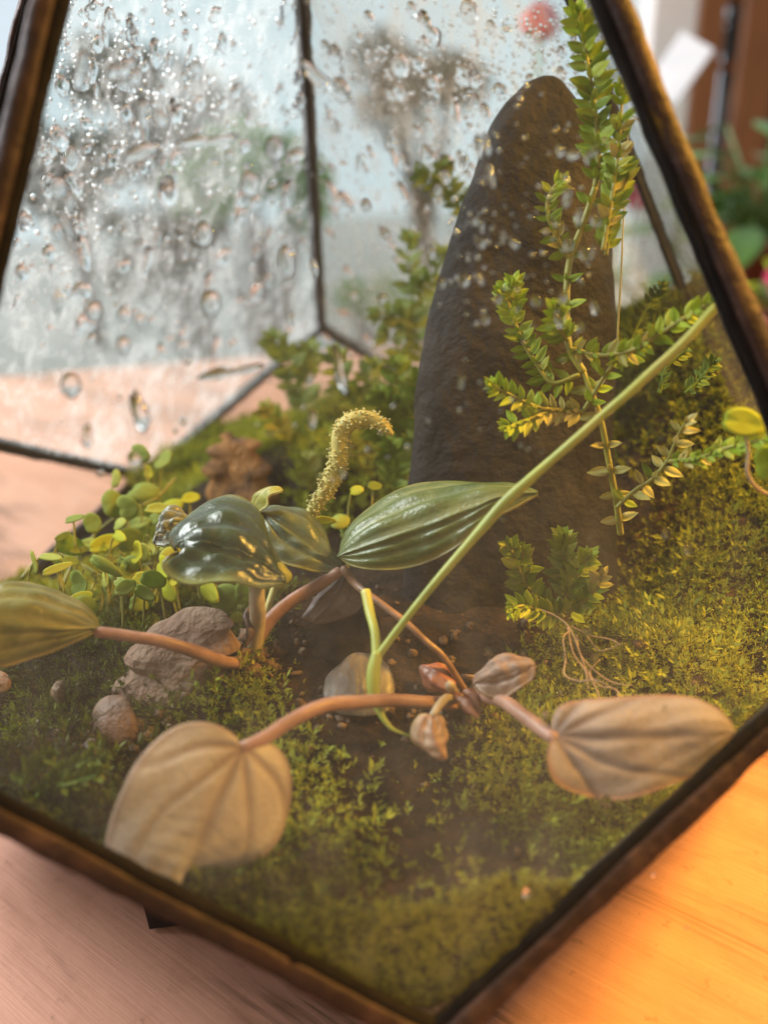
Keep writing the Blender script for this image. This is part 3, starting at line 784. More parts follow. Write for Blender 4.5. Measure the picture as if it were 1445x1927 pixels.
def moss_blades(P, N_, seed, L, nb=8, stem=.022, tone0=.5, spread=.9):
    """little leafy shoots: nb pointed blades in a whorl climbing a short stem"""
    g = np.random.default_rng(seed); n = len(P)
    a = g.normal(size=(n, 3)); U = np.cross(N_, a); U /= np.linalg.norm(U, axis=1)[:, None]; W_ = np.cross(N_, U)
    lean = N_ + .45*g.normal(size=(n, 3)); lean /= np.linalg.norm(lean, axis=1)[:, None]
    sc_ = g.uniform(.55, 1.4, n)*np.where(g.random(n) < .07, 1.8, 1); tone = np.clip(tone0 + .34*tonew(P) + .22*tonef(P) + g.normal(0, .08, n), 0, 1)
    VV = []; TT = []
    for b in range(nb):
        f = b/nb; ang = b*2.4 + g.uniform(0, 6.28, n)*.15
        d = U*np.cos(ang)[:, None] + W_*np.sin(ang)[:, None]
        q = P + lean*(stem*sc_*(f*1.0))[:, None]
        dirn = d*(spread*(1-.45*f)) + lean*(.45+.6*f); dirn /= np.linalg.norm(dirn, axis=1)[:, None]
        sd = np.cross(dirn, lean + .3*g.normal(size=(n, 3))); sd /= np.linalg.norm(sd, axis=1)[:, None] + 1e-9
        l = (L*sc_*g.uniform(.7, 1.25, n))[:, None]
        VV.append(np.stack([q, q + dirn*l*.45 + sd*l*.19, q + dirn*l + lean*l*.06, q + dirn*l*.45 - sd*l*.19 + lean*l*.03], 1))
        TT.append(np.repeat(np.clip(tone + .16*(f-.4), 0, 1)[:, None], 4, 1))
    V = np.stack(VV, 1).reshape(-1, 3); T = np.stack(TT, 1).reshape(-1)
    V = inside(V, GT+.004)
    return V, np.arange(len(V)).reshape(-1, 4), T
def bare(x, y):                         # open soil round the two crowns
    return gauss(x, y, -.05, -.47, .30, .17) + .75*gauss(x, y, .28, -.30, .2, .2)
g0 = np.random.default_rng(5)
def zone_front(x, y):
    d = dens(np.stack([x, y], -1))
    return (y < -.25) & (x > -.22) & (x < .62) & (d + .55 - 1.7*bare(x, y) + g0.normal(0, .3, len(x)) > 0)
def zone_left(x, y):
    d = dens(np.stack([x, y], -1))
    return (x <= -.22) & (y < .05) & (d + .4 - 2.4*bare(x, y) + g0.normal(0, .3, len(x)) > 0)
def zone_right(x, y): return ((x >= .62) | ((x > .35) & (y >= -.40))) & (dens(np.stack([x, y], -1)) + 1.15 + g0.normal(0, .3, len(x)) > 0)
def zone_back(x, y): return (y >= .05) & (x < .35) & (dens(np.stack([x, y], -1)) + .8 + g0.normal(0, .3, len(x)) > 0)
for zone, nn, seed, L, tone0, label, wall in [
        (zone_front, 27000, 41, .0076, .72, 'olive moss carpet at the bottom corner, pressed against the front glass', (-34, 38)),
        (zone_left, 20000, 42, .0078, .58, 'dark feathery moss along the left side of the terrarium floor', (-72, -30)),
        (zone_right, 24000, 43, .0076, .56, 'brownish green moss slope climbing the right side behind the stone', (30, 80)),
        (zone_back, 12000, 44, .0100, .6, 'soft green moss at the back, behind the flower spike', None)]:
    P, N_ = moss_points(nn, seed, zone); V, F, T = moss_blades(P, N_, seed, L, 8, .015, tone0=tone0)
    if wall:
        P2, N2 = wall_points(7000, seed+50, wall[0], wall[1], .03); V2, F2, T2 = moss_blades(P2, N2, seed+51, L*.9, 7, .014, tone0+.06)
        F = np.r_[F, F2 + len(V)]; V = np.r_[V, V2]; T = np.r_[T, T2]
    tag(obj('moss', V, F, M['moss'], attrs={'tone': T}, smooth=False), label, 'moss', None, 'stuff')
# crumbs of soil, bark and grit
B = Bag(); g = np.random.default_rng(8)
for i in range(900):
    x_, y_ = g.uniform(-.75, .7), g.uniform(-.85, .3); z_ = float(height(x_, y_)); p = np.array([x_, y_, z_])
    if not ((p @ PN.T) < PD - .04).all(): continue
    if bare(x_, y_) < .25 and g.random() < .7: continue
    r = .004*math.exp(g.normal(0, .5)); V, F = sphere((0, 0, 0), r*g.uniform(.6, 1.4, 3), 6, 4); V *= 1 + .25*g.normal(size=(len(V), 1)); B.add(V + p + [0, 0, r*.4], F)
for px, py, n in ((462, 1246, 110), (868, 1324, 70), (300, 1345, 60), (215, 1402, 50), (650, 1320, 60)):
    c = at(px, py, soil_t(px, py))
    for i in range(n):
        x_, y_ = c[0] + g.normal(0, .035), c[1] + g.normal(0, .028); r = .0045*math.exp(g.normal(0, .55)); p = np.array([x_, y_, float(height(x_, y_)) + r*.5])
        if not ((p @ PN.T) < PD - .04).all(): continue
        V, F = sphere((0, 0, 0), r*g.uniform(.6, 1.5, 3), 6, 4); V *= 1 + .28*g.normal(size=(len(V), 1)); B.add(V + p, F)
tag(B.build('soil_crumbs', M['crumb']), 'loose brown soil crumbs and grit scattered round the plant crowns', 'soil crumbs', None, 'stuff')

# ------------------------------------------------------------------ stones and bark
def px_rock(name, rows, mat, label, cat, tbot, ttop, depth, rough, seed, ns=48, nr=44, near=.05):
    """a stone lofted between its left and right edge, row by row, with real depth"""
    tg = soil_t((rows[0][1]+rows[0][2])/2, rows[0][0] - 10) + max(abs(r[2]-r[1]) for r in rows)/2/FPX*1.2*depth*.8 - near if tbot is None else tbot
    if tbot is None: tbot, ttop = tg, tg + ttop
    R_ = catmull(np.array(rows, float), nr); w = Wave(seed, 9); w2 = Wave(seed+1, 34); w3 = Wave(seed+2, 110); V = []
    for i, (yl, xl, xr) in enumerate(R_):
        f = i/(nr-1); t = tbot + (ttop-tbot)*f; c = at((xl+xr)/2, yl, t); hw_ = abs(xr-xl)/2/FPX*t
        X = ROT[:, 0]; D = nrm(ray((xl+xr)/2, yl)*[1, 1, 0])
        for k in range(ns):
            a = 2*math.pi*k/ns; ca, sa = math.cos(a), math.sin(a)
            ex = abs(ca)**.85*math.copysign(1, ca); ey = abs(sa)**.85*math.copysign(1, sa)
            V.append(c + X*hw_*ex + D*hw_*depth*ey)
    V = np.array(V); cen = V.reshape(nr, ns, 3).mean(1).repeat(ns, 0); rad = V - cen; L = np.linalg.norm(rad, axis=1)[:, None] + 1e-9
    V = V + rad/L*(rough*(w(V)*.55 + w2(V*[1, 1, .45])*.4 + w3(V*[1, 1, .4])*.2))[:, None]*np.minimum(1, L/.05)
    F = [(i*ns+k, i*ns+(k+1) % ns, (i+1)*ns+(k+1) % ns, (i+1)*ns+k) for i in range(nr-1) for k in range(ns)]
    F += [tuple(range(ns-1, -1, -1)), tuple((nr-1)*ns+k for k in range(ns))]
    return tag(obj(name, V, F, mat, loc=V[:ns].mean(0), smooth=nr > 30 or cat == 'pebble'), label, cat)
px_rock('standing_stone', [(1235, 748, 1165), (1150, 750, 1160), (1050, 757, 1157), (950, 768, 1154), (850, 780, 1152), (740, 790, 1150), (650, 800, 1147), (560, 822, 1144), (450, 842, 1140), (380, 862, 1135), (320, 885, 1128), (260, 912, 1120), (210, 938, 1108), (180, 962, 1094), (158, 985, 1076), (146, 1005, 1058), (141, 1022, 1042)],
        M['stone'], 'tall dark pointed stone standing upright in the moss', 'stone', 1.52, 1.46, .55, .012, 61, 72, 90)
px_rock('quartz_rock', [(1362, 290, 330), (1345, 258, 350), (1325, 264, 386), (1300, 248, 378), (1262, 280, 406), (1235, 266, 396), (1210, 288, 420), (1185, 296, 406), (1166, 328, 418), (1152, 340, 398), (1146, 366, 384)],
        M['quartz'], 'pale tan translucent rock chunk under the left pink petiole', 'rock', None, .02, .5, .030, 64, 22, 18, near=.0)
px_rock('brown_pebble', [(1412, 195, 232), (1402, 180, 250), (1380, 170, 262), (1355, 170, 262), (1332, 180, 255), (1318, 195, 240), (1312, 208, 225)], M['pebble'], 'round reddish brown pebble behind the big tan leaf', 'pebble', None, .02, .8, .010, 67, 32, 24, near=.03)
px_rock('grey_pebble', [(1326, 630, 730), (1316, 610, 746), (1296, 608, 748), (1276, 622, 744), (1256, 640, 735), (1242, 652, 712), (1234, 662, 690)], M['slate'], 'shiny grey streaked pebble between the petioles near the center', 'pebble', None, .03, .7, .007, 70, 36, 26)
px_rock('dark_pebble', [(1235, 610, 700), (1215, 590, 712), (1185, 590, 715), (1160, 605, 708), (1146, 628, 690)], M['stone'], 'dark purple grey pebble just under the flat silver purple leaf', 'pebble', None, .03, .7, .006, 73, 32, 24)
px_rock('pink_pebble', [(1302, -22, 8), (1290, -28, 20), (1275, -26, 18), (1266, -14, 6)], M['quartz'], 'tiny pinkish pebble at the left margin below the olive leaf', 'pebble', None, .01, .8, .003, 76, 20, 14)
px_rock('bark_chip', [(960, 395, 500), (930, 376, 512), (900, 386, 498), (880, 364, 508), (858, 380, 490), (846, 358, 486), (832, 390, 492), (822, 402, 446), (813, 424, 438)], M['bark'], 'rotten orange brown bark chip behind the dark glossy leaf', 'bark', None, .04, .45, .034, 79, 30, 26, near=.02)

# ------------------------------------------------------------------ the two peperomias
def leaf(parent, name, A_, B_, mid, tb, tt, dA, dB, mat, amp=.006, dome=.02, ribs=3, thick=.0024, nu=40, nv=30, label=None, curl=0.0, back=False, vw=.085, wavy=.0035, palm=None):
    """leaf blade between its two margins (each listed from petiole to tip); dA and dB set how far each margin lies behind the midrib"""
    a = catmull(A_, nu+1); b = catmull(B_, nu+1); m = catmull(mid, nu+1); V = np.zeros((nu+1, nv+1, 3)); vein = np.zeros((nu+1, nv+1)); edge = vein.copy(); tone = vein.copy()
    for i in range(nu+1):
        u = i/nu; t0 = tb + (tt-tb)*u + curl*math.sin(math.pi*u)
        for j in range(nv+1):
            v = 2*j/nv - 1; o = a[i] if v < 0 else b[i]; d = dA if v < 0 else dB; s = abs(v)
            p = m[i]*(1-s) + o*s; V[i, j] = at(p[0], p[1], t0 + d*s**1.4*math.sin(math.pi*min(1, u*.9+.08))**.6)
            ph = min(ribs, s*ribs*(1 + .07*math.sin(5*u + (2 if v < 0 else 0)))); q = abs(ph - round(ph)); q = q if round(ph) < ribs or ribs == 0 else 1.0
            sv = (u*8.0 - s*2.4 + .25*math.sin(9*s + 3*u)) % 1.0; sv = min(sv, 1-sv)
            vein[i, j] = .30*math.exp(-(sv/.10)**2)*s*(1-s)*4 + math.exp(-(q/(vw*(2.2 if round(ph) == 0 else 1.5)))**2)*min(1, .45+.6*(1-u))*(1 if round(ph) == 0 else .85); edge[i, j] = s
    if palm:                         # veins fan out from the stalk and fade before the margin
        p0 = np.array(mid[0], float); ax = np.array(mid[-1], float) - p0; LL = np.linalg.norm(ax); a0 = math.atan2(ax[1], ax[0])
        for i in range(nu+1):
            for j in range(nv+1):
                v = 2*j/nv - 1; p = m[i]*(1-abs(v)) + (a[i] if v < 0 else b[i])*abs(v); d = p - p0; r = np.linalg.norm(d); rr = r/LL
                th = (math.atan2(d[1], d[0]) - a0 + math.pi) % (2*math.pi) - math.pi; best = 0
                for q in palm:
                    tq = math.radians(q)*(1 - .42*rr + .05*math.sin(9*rr + q)); w_ = LL*(.034 if q == 0 else .026)*(1 - .3*rr)
                    best = max(best, math.exp(-(r*math.sin(min(1.5, abs(th - tq)))/w_)**2)*max(0, 1 - .75*rr*(1 if q == 0 else 1.25)))
                k = (rr*9 + .5*math.cos(th*6)) % 1.0; k = min(k, 1-k); vein[i, j] = max(best, .22*math.exp(-(k/.12)**2)*min(1, rr*2)*(1-abs(v)))
    gu = np.gradient(V, axis=0); gv = np.gradient(V, axis=1); N_ = np.cross(gu, gv); L = np.linalg.norm(N_, axis=2, keepdims=True); N_ = N_/np.maximum(L, 1e-12)
    N_[0] = N_[2]; N_[1] = N_[2]; N_[-1] = N_[-3]; N_[-2] = N_[-3]
    if (N_*(CAM - V)).sum() < 0: N_ = -N_
    w = Wave(len(ORG), 40)
    for i in range(nu+1):
        u = i/nu; env = math.sin(math.pi*min(1, .04+u*.93))**.55
        for j in range(nv+1):
            v = 2*j/nv - 1; s = abs(v)
            quilt = abs(math.sin(math.pi*ribs*min(1, s*(1 + .07*math.sin(5*u + (2 if v < 0 else 0))))))**.75*(1-.35*s)*(1 + .3*math.sin(7*u + 3*v)); puck = .28*math.sin(u*24 + 5*s + (1 if v < 0 else 0))*abs(math.sin(math.pi*ribs*s))
            if palm: quilt, puck = 1.15 - 1.15*vein[i, j], .25*math.sin(u*17 + 6*v)*math.sin(v*8 + 2*u)
            h = dome*(1-s*s)*env + wavy*math.sin(u*13 + (1.3 if v < 0 else 0))*s**2*env + (amp*(quilt + puck)*env)*(-1 if back else 1) + .0016*float(w(V[i, j]))*env
            V[i, j] += N_[i, j]*h
    T = V.reshape(-1, 3); U = (V - N_*thick).reshape(-1, 3); n = len(T); q = lambda i, j: i*(nv+1)+j; F = []
    for i in range(nu):
        for j in range(nv):
            F.append((q(i,j), q(i,j+1), q(i+1,j+1), q(i+1,j))); F.append((n+q(i,j), n+q(i+1,j), n+q(i+1,j+1), n+q(i,j+1)))
    for i in range(nu):
        for j in (0, nv): F.append((q(i,j), q(i+1,j), n+q(i+1,j), n+q(i,j)))
    ve = vein.ravel(); ed = edge.ravel()
    o = obj(name, np.r_[T, U], F, mat, parent, attrs={'vein': np.r_[ve, ve], 'edge': np.r_[ed, ed]})
    if label: o['label'] = label
    return o
def stalk(parent, name, pts, r, mat, n=26, ns=10):
    P = [at(*p) for p in pts]; V, F = tube(P, r, ns, n); w = Wave(len(ORG), 60); V = V + .0007*w(V)[:, None]
    return obj(name, V, F, mat, parent)

tA, tB = soil_t(476, 1236) - .01, soil_t(868, 1322) - .01
pa = thing('peperomia_plant', at(476, 1236, tA), 'left peperomia with dark glossy ribbed leaves and a yellow flower spike', 'plant')
stalk(pa, 'petiole', [(492, 1254, tA + .05), (410, 1243, 1.21), (355, 1222, 1.165), (300, 1206, 1.145), (240, 1198, 1.135), (180, 1190, 1.128)], [.011, .0105, .0098, .0095, .0088, .0080], M['petiole'])
leaf(pa, 'leaf', [(184, 1188), (180, 1163), (152, 1130), (110, 1112), (60, 1104), (0, 1103), (-45, 1128), (-80, 1185)], [(184, 1188), (150, 1206), (100, 1226), (60, 1239), (20, 1253), (-10, 1256), (-45, 1235), (-80, 1185)],
     [(184, 1188), (120, 1180), (60, 1170), (0, 1165), (-80, 1185)], 1.13, 1.06, .05, -.01, M['leafA'], .006, .018, 3, label='olive leaf with golden veins at the left margin')
stalk(pa, 'petiole', [(478, 1225, tA), (484, 1175, tA - .02), (484, 1130, tA - .05), (478, 1090, 1.25), (440, 1060, 1.23)], [.014, .013, .0125, .012, .008], M['petiole_pale'])
leaf(pa, 'leaf', [(336, 1038), (323, 1010), (340, 980), (366, 958), (400, 944), (432, 939), (465, 952), (490, 984), (508, 1020), (520, 1058), (532, 1101)],
     [(336, 1038), (316, 1045), (303, 1063), (315, 1082), (350, 1094), (400, 1098), (450, 1101), (490, 1107), (532, 1101)],
     [(336, 1038), (390, 1038), (445, 1053), (492, 1078), (532, 1101)], 1.20, 1.19, .11, -.07, M['leafB'], .011, .022, 3, label='dark glossy leaf with deep ribs')
stalk(pa, 'petiole', [(476, 1215, tA), (510, 1165, tA), (550, 1130, 1.31), (595, 1102, 1.31), (640, 1074, 1.30)], [.0125, .0120, .0112, .0105, .009], M['petiole'])
leaf(pa, 'leaf', [(489, 972), (506, 956), (535, 951), (566, 962), (592, 986), (612, 1014), (630, 1048), (641, 1077)], [(489, 972), (494, 1005), (508, 1040), (535, 1062), (585, 1076), (641, 1077)],
     [(489, 972), (530, 992), (575, 1022), (610, 1052), (641, 1077)], 1.36, 1.31, .06, -.03, M['leafC'], .008, .018, 2, label='grey green leaf half hidden behind the dark one')
leaf(pa, 'leaf', [(350, 990), (347, 958), (332, 953), (319, 960), (315, 973), (309, 984), (303, 996), (299, 1008), (293, 1026)], [(350, 990), (346, 1012), (332, 1020), (312, 1026), (293, 1026)],
     [(350, 990), (335, 992), (318, 1005), (293, 1026)], 1.30, 1.29, .03, -.02, M['leafM'], .012, .012, 3, nu=28, nv=24, label='small puckered grey leaf, edge on')
leaf(pa, 'leaf', [(485, 972), (470, 956), (479, 937), (498, 923), (519, 917), (532, 924)], [(485, 972), (498, 954), (508, 936), (518, 925), (532, 924)], [(485, 972), (486, 950), (500, 932), (520, 921), (532, 924)],
     1.36, 1.33, .02, -.025, M['leafL'], .003, .008, 1, nu=26, nv=14, label='curled yellow green young leaf')
leaf(pa, 'leaf', [(520, 1060), (535, 1062), (545, 1080), (540, 1100), (518, 1108)], [(520, 1060), (515, 1080), (512, 1098), (518, 1108)], [(520, 1060), (526, 1085), (518, 1108)], 1.21, 1.2, .01, .0, M['leafL'], .002, .006, 1, nu=16, nv=10)
for pts in ([(470, 1140), (462, 1160), (468, 1185), (462, 1215)], [(455, 1215), (430, 1218), (405, 1228), (388, 1222)]):
    A_ = [(x_-5 if k not in (0, 3) else x_, y_-3) for k, (x_, y_) in enumerate(pts)]; Bq = [(x_+6 if k not in (0, 3) else x_, y_+4) for k, (x_, y_) in enumerate(pts)]
    leaf(pa, 'dry_sheath', A_, Bq, pts, 1.29, 1.27, 0, .01, M['sheath'], .002, .004, 1, nu=14, nv=8)
sp_pts = [(482, 1215, tA), (505, 1140, 1.36), (535, 1060, 1.40), (580, 975, 1.40), (606, 935, 1.39), (628, 893, 1.38), (640, 850, 1.37), (641, 818, 1.365), (655, 796, 1.36), (685, 786, 1.355), (714, 797, 1.35), (738, 817, 1.345)]
sp_r = [.006, .006, .0068, .0092, .0132, .0158, .0158, .0154, .0150, .0140, .0112, .0048]
spike = stalk(pa, 'flower_spike', sp_pts, sp_r, M['spike'], 60, 14)
Q = catmull(np.c_[[at(*p) for p in sp_pts], sp_r], 300); B = Bag(); g = random.Random(4)
for i in range(110, 296):
    p, r = Q[i, :3], Q[i, 3]; T = nrm(Q[min(i+2, 299), :3] - Q[i-2, :3]); u = nrm(np.cross(T, [.2, .9, .1])); w_ = np.cross(T, u)
    for q in range(3):
        a = g.uniform(0, 6.283); d = u*math.cos(a) + w_*math.sin(a); s = g.uniform(.0012, .0025)
        V, F = sphere(p + d*(r + s*.6), (s, s, s), 6, 4); B.add(V, F)
        if g.random() < .16:
            V, F = tube([p + d*r, p + d*(r+.006)], [.0010, .0007], 4); B.add(V, F); V, F = sphere(p + d*(r+.0065), (.0017,)*3, 6, 4); B.add(V, F)
ko = B.build('knobs', M['knob'], spike); ko['kind'] = 'stuff'

pb_ = thing('peperomia_plant', at(868, 1322, tB), 'right peperomia with a long green leaf and pale tan leaf undersides facing the glass', 'plant')
stalk(pb_, 'petiole', [(880, 1310, tB), (830, 1232, 1.20), (762, 1172, 1.22), (700, 1126, 1.25), (668, 1100, 1.28), (645, 1070, 1.285)], [.0052, .0052, .0055, .0062, .0068, .0072], M['petiole_brown'])
leaf(pb_, 'leaf', [(641, 1052), (646, 1015), (660, 985), (690, 955), (730, 931), (780, 917), (840, 912), (900, 909), (950, 912), (985, 920), (1012, 932)],
     [(641, 1052), (660, 1066), (700, 1074), (750, 1071), (800, 1057), (850, 1035), (900, 1001), (940, 971), (980, 951), (1012, 932)],
     [(641, 1052), (700, 1022), (780, 994), (860, 966), (940, 942), (1012, 932)], 1.285, 1.20, .07, -.02, M['leafD'], .0075, .02, 3, label='long green leaf with pale veins, crossed by the green stem')
leaf(pb_, 'leaf', [(655, 1078), (622, 1096), (590, 1126), (566, 1160), (590, 1172)], [(655, 1078), (676, 1096), (684, 1128), (664, 1158), (590, 1172)], [(655, 1078), (645, 1108), (622, 1142), (590, 1172)],
     1.32, 1.30, .02, -.01, M['leafI'], .006, .014, 2, nu=26, nv=22, back=True, label='silver purple underside of a leaf')
stalk(pb_, 'petiole', [(868, 1330, tB), (810, 1322, 1.16), (745, 1317, 1.13), (680, 1320, 1.09), (610, 1328, 1.05), (545, 1358, 1.02), (500, 1388, 1.0), (452, 1410, .985)], [.0098, .0098, .0096, .0095, .0095, .0093, .009, .0078], M['petiole'])
leaf(pb_, 'leaf', [(455, 1408), (443, 1384), (412, 1365), (370, 1358), (330, 1368), (290, 1396), (256, 1437), (231, 1490), (211, 1540), (199, 1596), (214, 1640), (262, 1670), (326, 1688)],
     [(455, 1408), (488, 1399), (520, 1411), (542, 1440), (551, 1482), (545, 1530), (522, 1575), (484, 1604), (432, 1625), (385, 1628), (350, 1628), (326, 1688)],
     [(455, 1408), (432, 1455), (402, 1510), (362, 1575), (332, 1630), (326, 1688)], .985, .945, .0, .035, M['leafE'], .0044, .012, 3, palm=(0, 34, -34, 76, -76), nu=56, nv=44, vw=.06, wavy=.006, label='large tan heart shaped leaf underside against the front glass')
stalk(pb_, 'petiole', [(876, 1320, tB), (915, 1312, 1.16), (955, 1326, 1.11), (1000, 1358, 1.06), (1046, 1388, 1.015)], [.0090, .0098, .0100, .0098, .0085], M['petiole'])
leaf(pb_, 'leaf', [(1046, 1388), (1039, 1360), (1050, 1332), (1085, 1318), (1150, 1316), (1220, 1312), (1300, 1313), (1345, 1333), (1372, 1360), (1382, 1380)],
     [(1046, 1388), (1031, 1408), (1028, 1440), (1046, 1474), (1090, 1495), (1150, 1506), (1210, 1496), (1280, 1471), (1335, 1444), (1368, 1405), (1382, 1380)],
     [(1046, 1388), (1140, 1384), (1230, 1382), (1310, 1381), (1382, 1380)], 1.015, .985, .02, -.015, M['leafF'], .0050, .010, 3, palm=(0, 30, -30, 66, -66), nu=52, nv=40, label='greyish pink leaf underside by the lower right edge')
leaf(pb_, 'leaf', [(893, 1290), (897, 1266), (920, 1246), (958, 1230), (986, 1238), (1008, 1253)], [(893, 1290), (906, 1305), (940, 1309), (976, 1298), (1000, 1277), (1008, 1253)], [(893, 1290), (930, 1280), (970, 1268), (1008, 1253)],
     1.15, 1.12, .02, -.02, M['leafG'], .007, .014, 2, nu=28, nv=24, label='small folded brown leaf')
stalk(pb_, 'petiole', [(868, 1312, tB - .01), (842, 1312, 1.15), (826, 1328, 1.11), (814, 1348, 1.09)], [.0050, .0060, .0062, .0050], M['petiole_pale'], 14)
leaf(pb_, 'leaf', [(813, 1349), (790, 1345), (773, 1364), (775, 1393), (796, 1415), (838, 1430)], [(813, 1349), (833, 1351), (842, 1370), (838, 1398), (838, 1430)], [(813, 1349), (812, 1375), (820, 1402), (838, 1430)],
     1.09, 1.06, .015, .015, M['leafH'], .006, .012, 2, nu=28, nv=24, back=True, label='little pink heart shaped leaf hanging down')
leaf(pb_, 'leaf', [(856, 1304), (866, 1305), (888, 1322), (900, 1352)], [(856, 1304), (860, 1320), (876, 1340), (900, 1352)], [(856, 1304), (876, 1326), (900, 1352)], 1.16, 1.13, .004, .004, M['leafJ'], .002, .007, 1, nu=16, nv=12, label='glossy red brown leaf bud')
leaf(pb_, 'leaf', [(872, 1300), (890, 1296), (902, 1318), (902, 1345)], [(872, 1300), (880, 1315), (890, 1332), (902, 1345)], [(872, 1300), (890, 1312), (902, 1345)], 1.17, 1.15, .004, .004, M['leafJ'], .002, .007, 1, nu=16, nv=12)
leaf(pb_, 'leaf', [(852, 1304), (820, 1308), (795, 1285), (792, 1255)], [(852, 1304), (858, 1280), (835, 1252), (792, 1255)], [(852, 1304), (828, 1280), (792, 1255)], 1.19, 1.23, .01, .01, M['leafJ'], .004, .010, 2, nu=18, nv=16, label='dull dark red leaf beside the cut stub')
stalk(pb_, 'cut_stub', [(856, 1304, 1.18), (850, 1296, 1.165), (846, 1290, 1.15)], [.007, .0072, .0072], M['petiole_pale'], 6, 12)
V, F = sphere(at(871, 1322, tB), (.022, .020, .018), 14, 9); obj('crown', V + .003*Wave(3, 50)(V)[:, None], F, M['sheath'], pb_)
V, F = sphere(at(476, 1236, tA), (.020, .018, .020), 14, 9); obj('crown', V + .003*Wave(4, 50)(V)[:, None], F, M['sheath'], pa)

# ------------------------------------------------------------------ green runner, dry stalk, roots, clover
ru = thing('runner_stem', at(770, 1386, 1.10), 'long straight light green stem crossing diagonally in front of the stone', 'stem')
stalk(ru, 'main_stem', [(1352, 572, 1.03), (1290, 640, 1.04), (1232, 695, 1.05), (1130, 785, 1.07), (1084, 803, 1.075) if False else (1084, 826, 1.078), (1030, 872, 1.09), (965, 932, 1.10), (935, 962, 1.105), (885, 1020, 1.112), (820, 1095, 1.122), (752, 1180, 1.13), (710, 1236, 1.135)],
      [0.0059, 0.0064, 0.0067, 0.0060, 0.0063, 0.0063, 0.0083, 0.0083, 0.0065, 0.0059, 0.0055, 0.0058], M['runner'], 70, 12)
stalk(ru, 'side_stem', [(688, 1112, 1.2), (696, 1150, 1.18), (704, 1190, 1.155), (710, 1236, 1.135)], [.0075, .0072, .0068, .0075], M['runner'], 20)
V, F = tube([at(*p) for p in [(710, 1228, 1.135), (703, 1262, 1.13), (703, 1300, 1.125), (714, 1338, 1.12), (736, 1370, 1.11), (772, 1386, 1.10)]], [.0078, .0095, .0088, .0055, .0030, .0018], 10, 34); obj('tendril', V, F, M['runner'], ru)
hs = thing('dry_stalk', at(1163, 640, 1.3), 'single hair thin upright stalk between the stone and the right edge', 'stalk')
stalk(hs, 'thread', [(1160, 660, 1.33), (1168, 520, 1.3), (1174, 400, 1.28), (1180, 290, 1.26), (1183, 195, 1.24)], [.0016, .0016, .0014, .0012, .0008], M['hair'], 24, 6)
ro = thing('root_tangle', at(1100, 1250, 1.24), 'tangle of fine pale brown roots hanging on the soil bank right of center', 'roots')
for pts in [[(1020, 1150), (1055, 1165), (1075, 1185), (1100, 1250), (1125, 1300), (1128, 1325)], [(1075, 1185), (1060, 1200), (1065, 1240), (1062, 1270), (1090, 1284), (1120, 1282), (1160, 1300)], [(1075, 1180), (1110, 1196), (1150, 1205), (1170, 1215)],
            [(1130, 1240), (1110, 1265), (1128, 1290), (1160, 1300), (1165, 1330)], [(1085, 1195), (1092, 1230), (1118, 1262), (1150, 1284), (1190, 1290)], [(1100, 1190), (1125, 1225), (1150, 1220), (1165, 1212)], [(1068, 1180), (1078, 1230), (1102, 1262), (1108, 1300)]]:
    k = rnd.uniform(1.2, 1.24); stalk(ro, 'root', [(x_, y_, k - .02*i) for i, (x_, y_) in enumerate(pts)], [.0012]*(len(pts)-1) + [.0006], M['root'], 26, 5)
def round_leaf(parent, px, py, rx, ry, t, rot, mat, name='leaf', tilt=(0, 0), cup=.18, tone=None):
    """small rounded leaf with a notch at its stalk, slightly cupped"""
    n, nr = 20, 4; V = []; c = at(px, py, t); wav = .03 + .05*((px*7 + py*13) % 10)/10; X, Y, Z = ROT[:, 0], ROT[:, 1], ROT[:, 2]
    X = nrm(X + Z*tilt[0]); Y = nrm(Y + Z*tilt[1]); N_ = nrm(np.cross(X, Y)); ca, sa = math.cos(rot), math.sin(rot); k_ = t/FPX
    for i in range(nr+1):
        for k in range(n):
            a = 2*math.pi*k/n; q = i/nr; rr = q*(1 + wav*.5*math.sin(3*a + 60*wav) + .20*max(0, math.cos(a))**5 - .22*math.exp(-((abs(a-math.pi))/.35)**2)); ex, ey = rr*math.cos(a)*rx, rr*math.sin(a)*ry
            h = -cup*q*q*min(rx, ry) - .12*min(rx, ry)*math.exp(-(math.sin(a)*q/.16)**2)*q + .16*min(rx, ry)*math.cos(a)*q*abs(math.cos(a)*q)
            V.append(c + (X*(ex*ca - ey*sa) + Y*(ex*sa + ey*ca) + N_*h)*k_)
    V = np.array(V); m = len(V); V = np.r_[V, V - N_*.0014]; F = []
    for i in range(nr):
        for k in range(n):
            f = (i*n+k, i*n+(k+1) % n, (i+1)*n+(k+1) % n, (i+1)*n+k); F.append(f); F.append(tuple(m+x_ for x_ in f[::-1]))
    b = nr*n; F += [(b+k, b+(k+1) % n, m+b+(k+1) % n, m+b+k) for k in range(n)]
    return obj(name, V, F, mat, parent)
cl = thing('clover_sprig', at(1445, 932, 1.1), 'lime green round leaves on a thin curved stalk at the right edge', 'sprig')
round_leaf(cl, 1395, 794, 37, 29, 1.06, -.25, M['lime'], tilt=(.1, -.2), cup=-.05); round_leaf(cl, 1445, 872, 26, 36, 1.05, .2, M['lime'], tilt=(.3, .1), cup=-.05)
stalk(cl, 'stalk', [(1402, 820, 1.062), (1408, 850, 1.07), (1407, 890, 1.075), (1425, 918, 1.08), (1462, 940, 1.09)], [.0022, .0024, .0026, .0026, .0024], M['petiole_pale'], 20, 6)

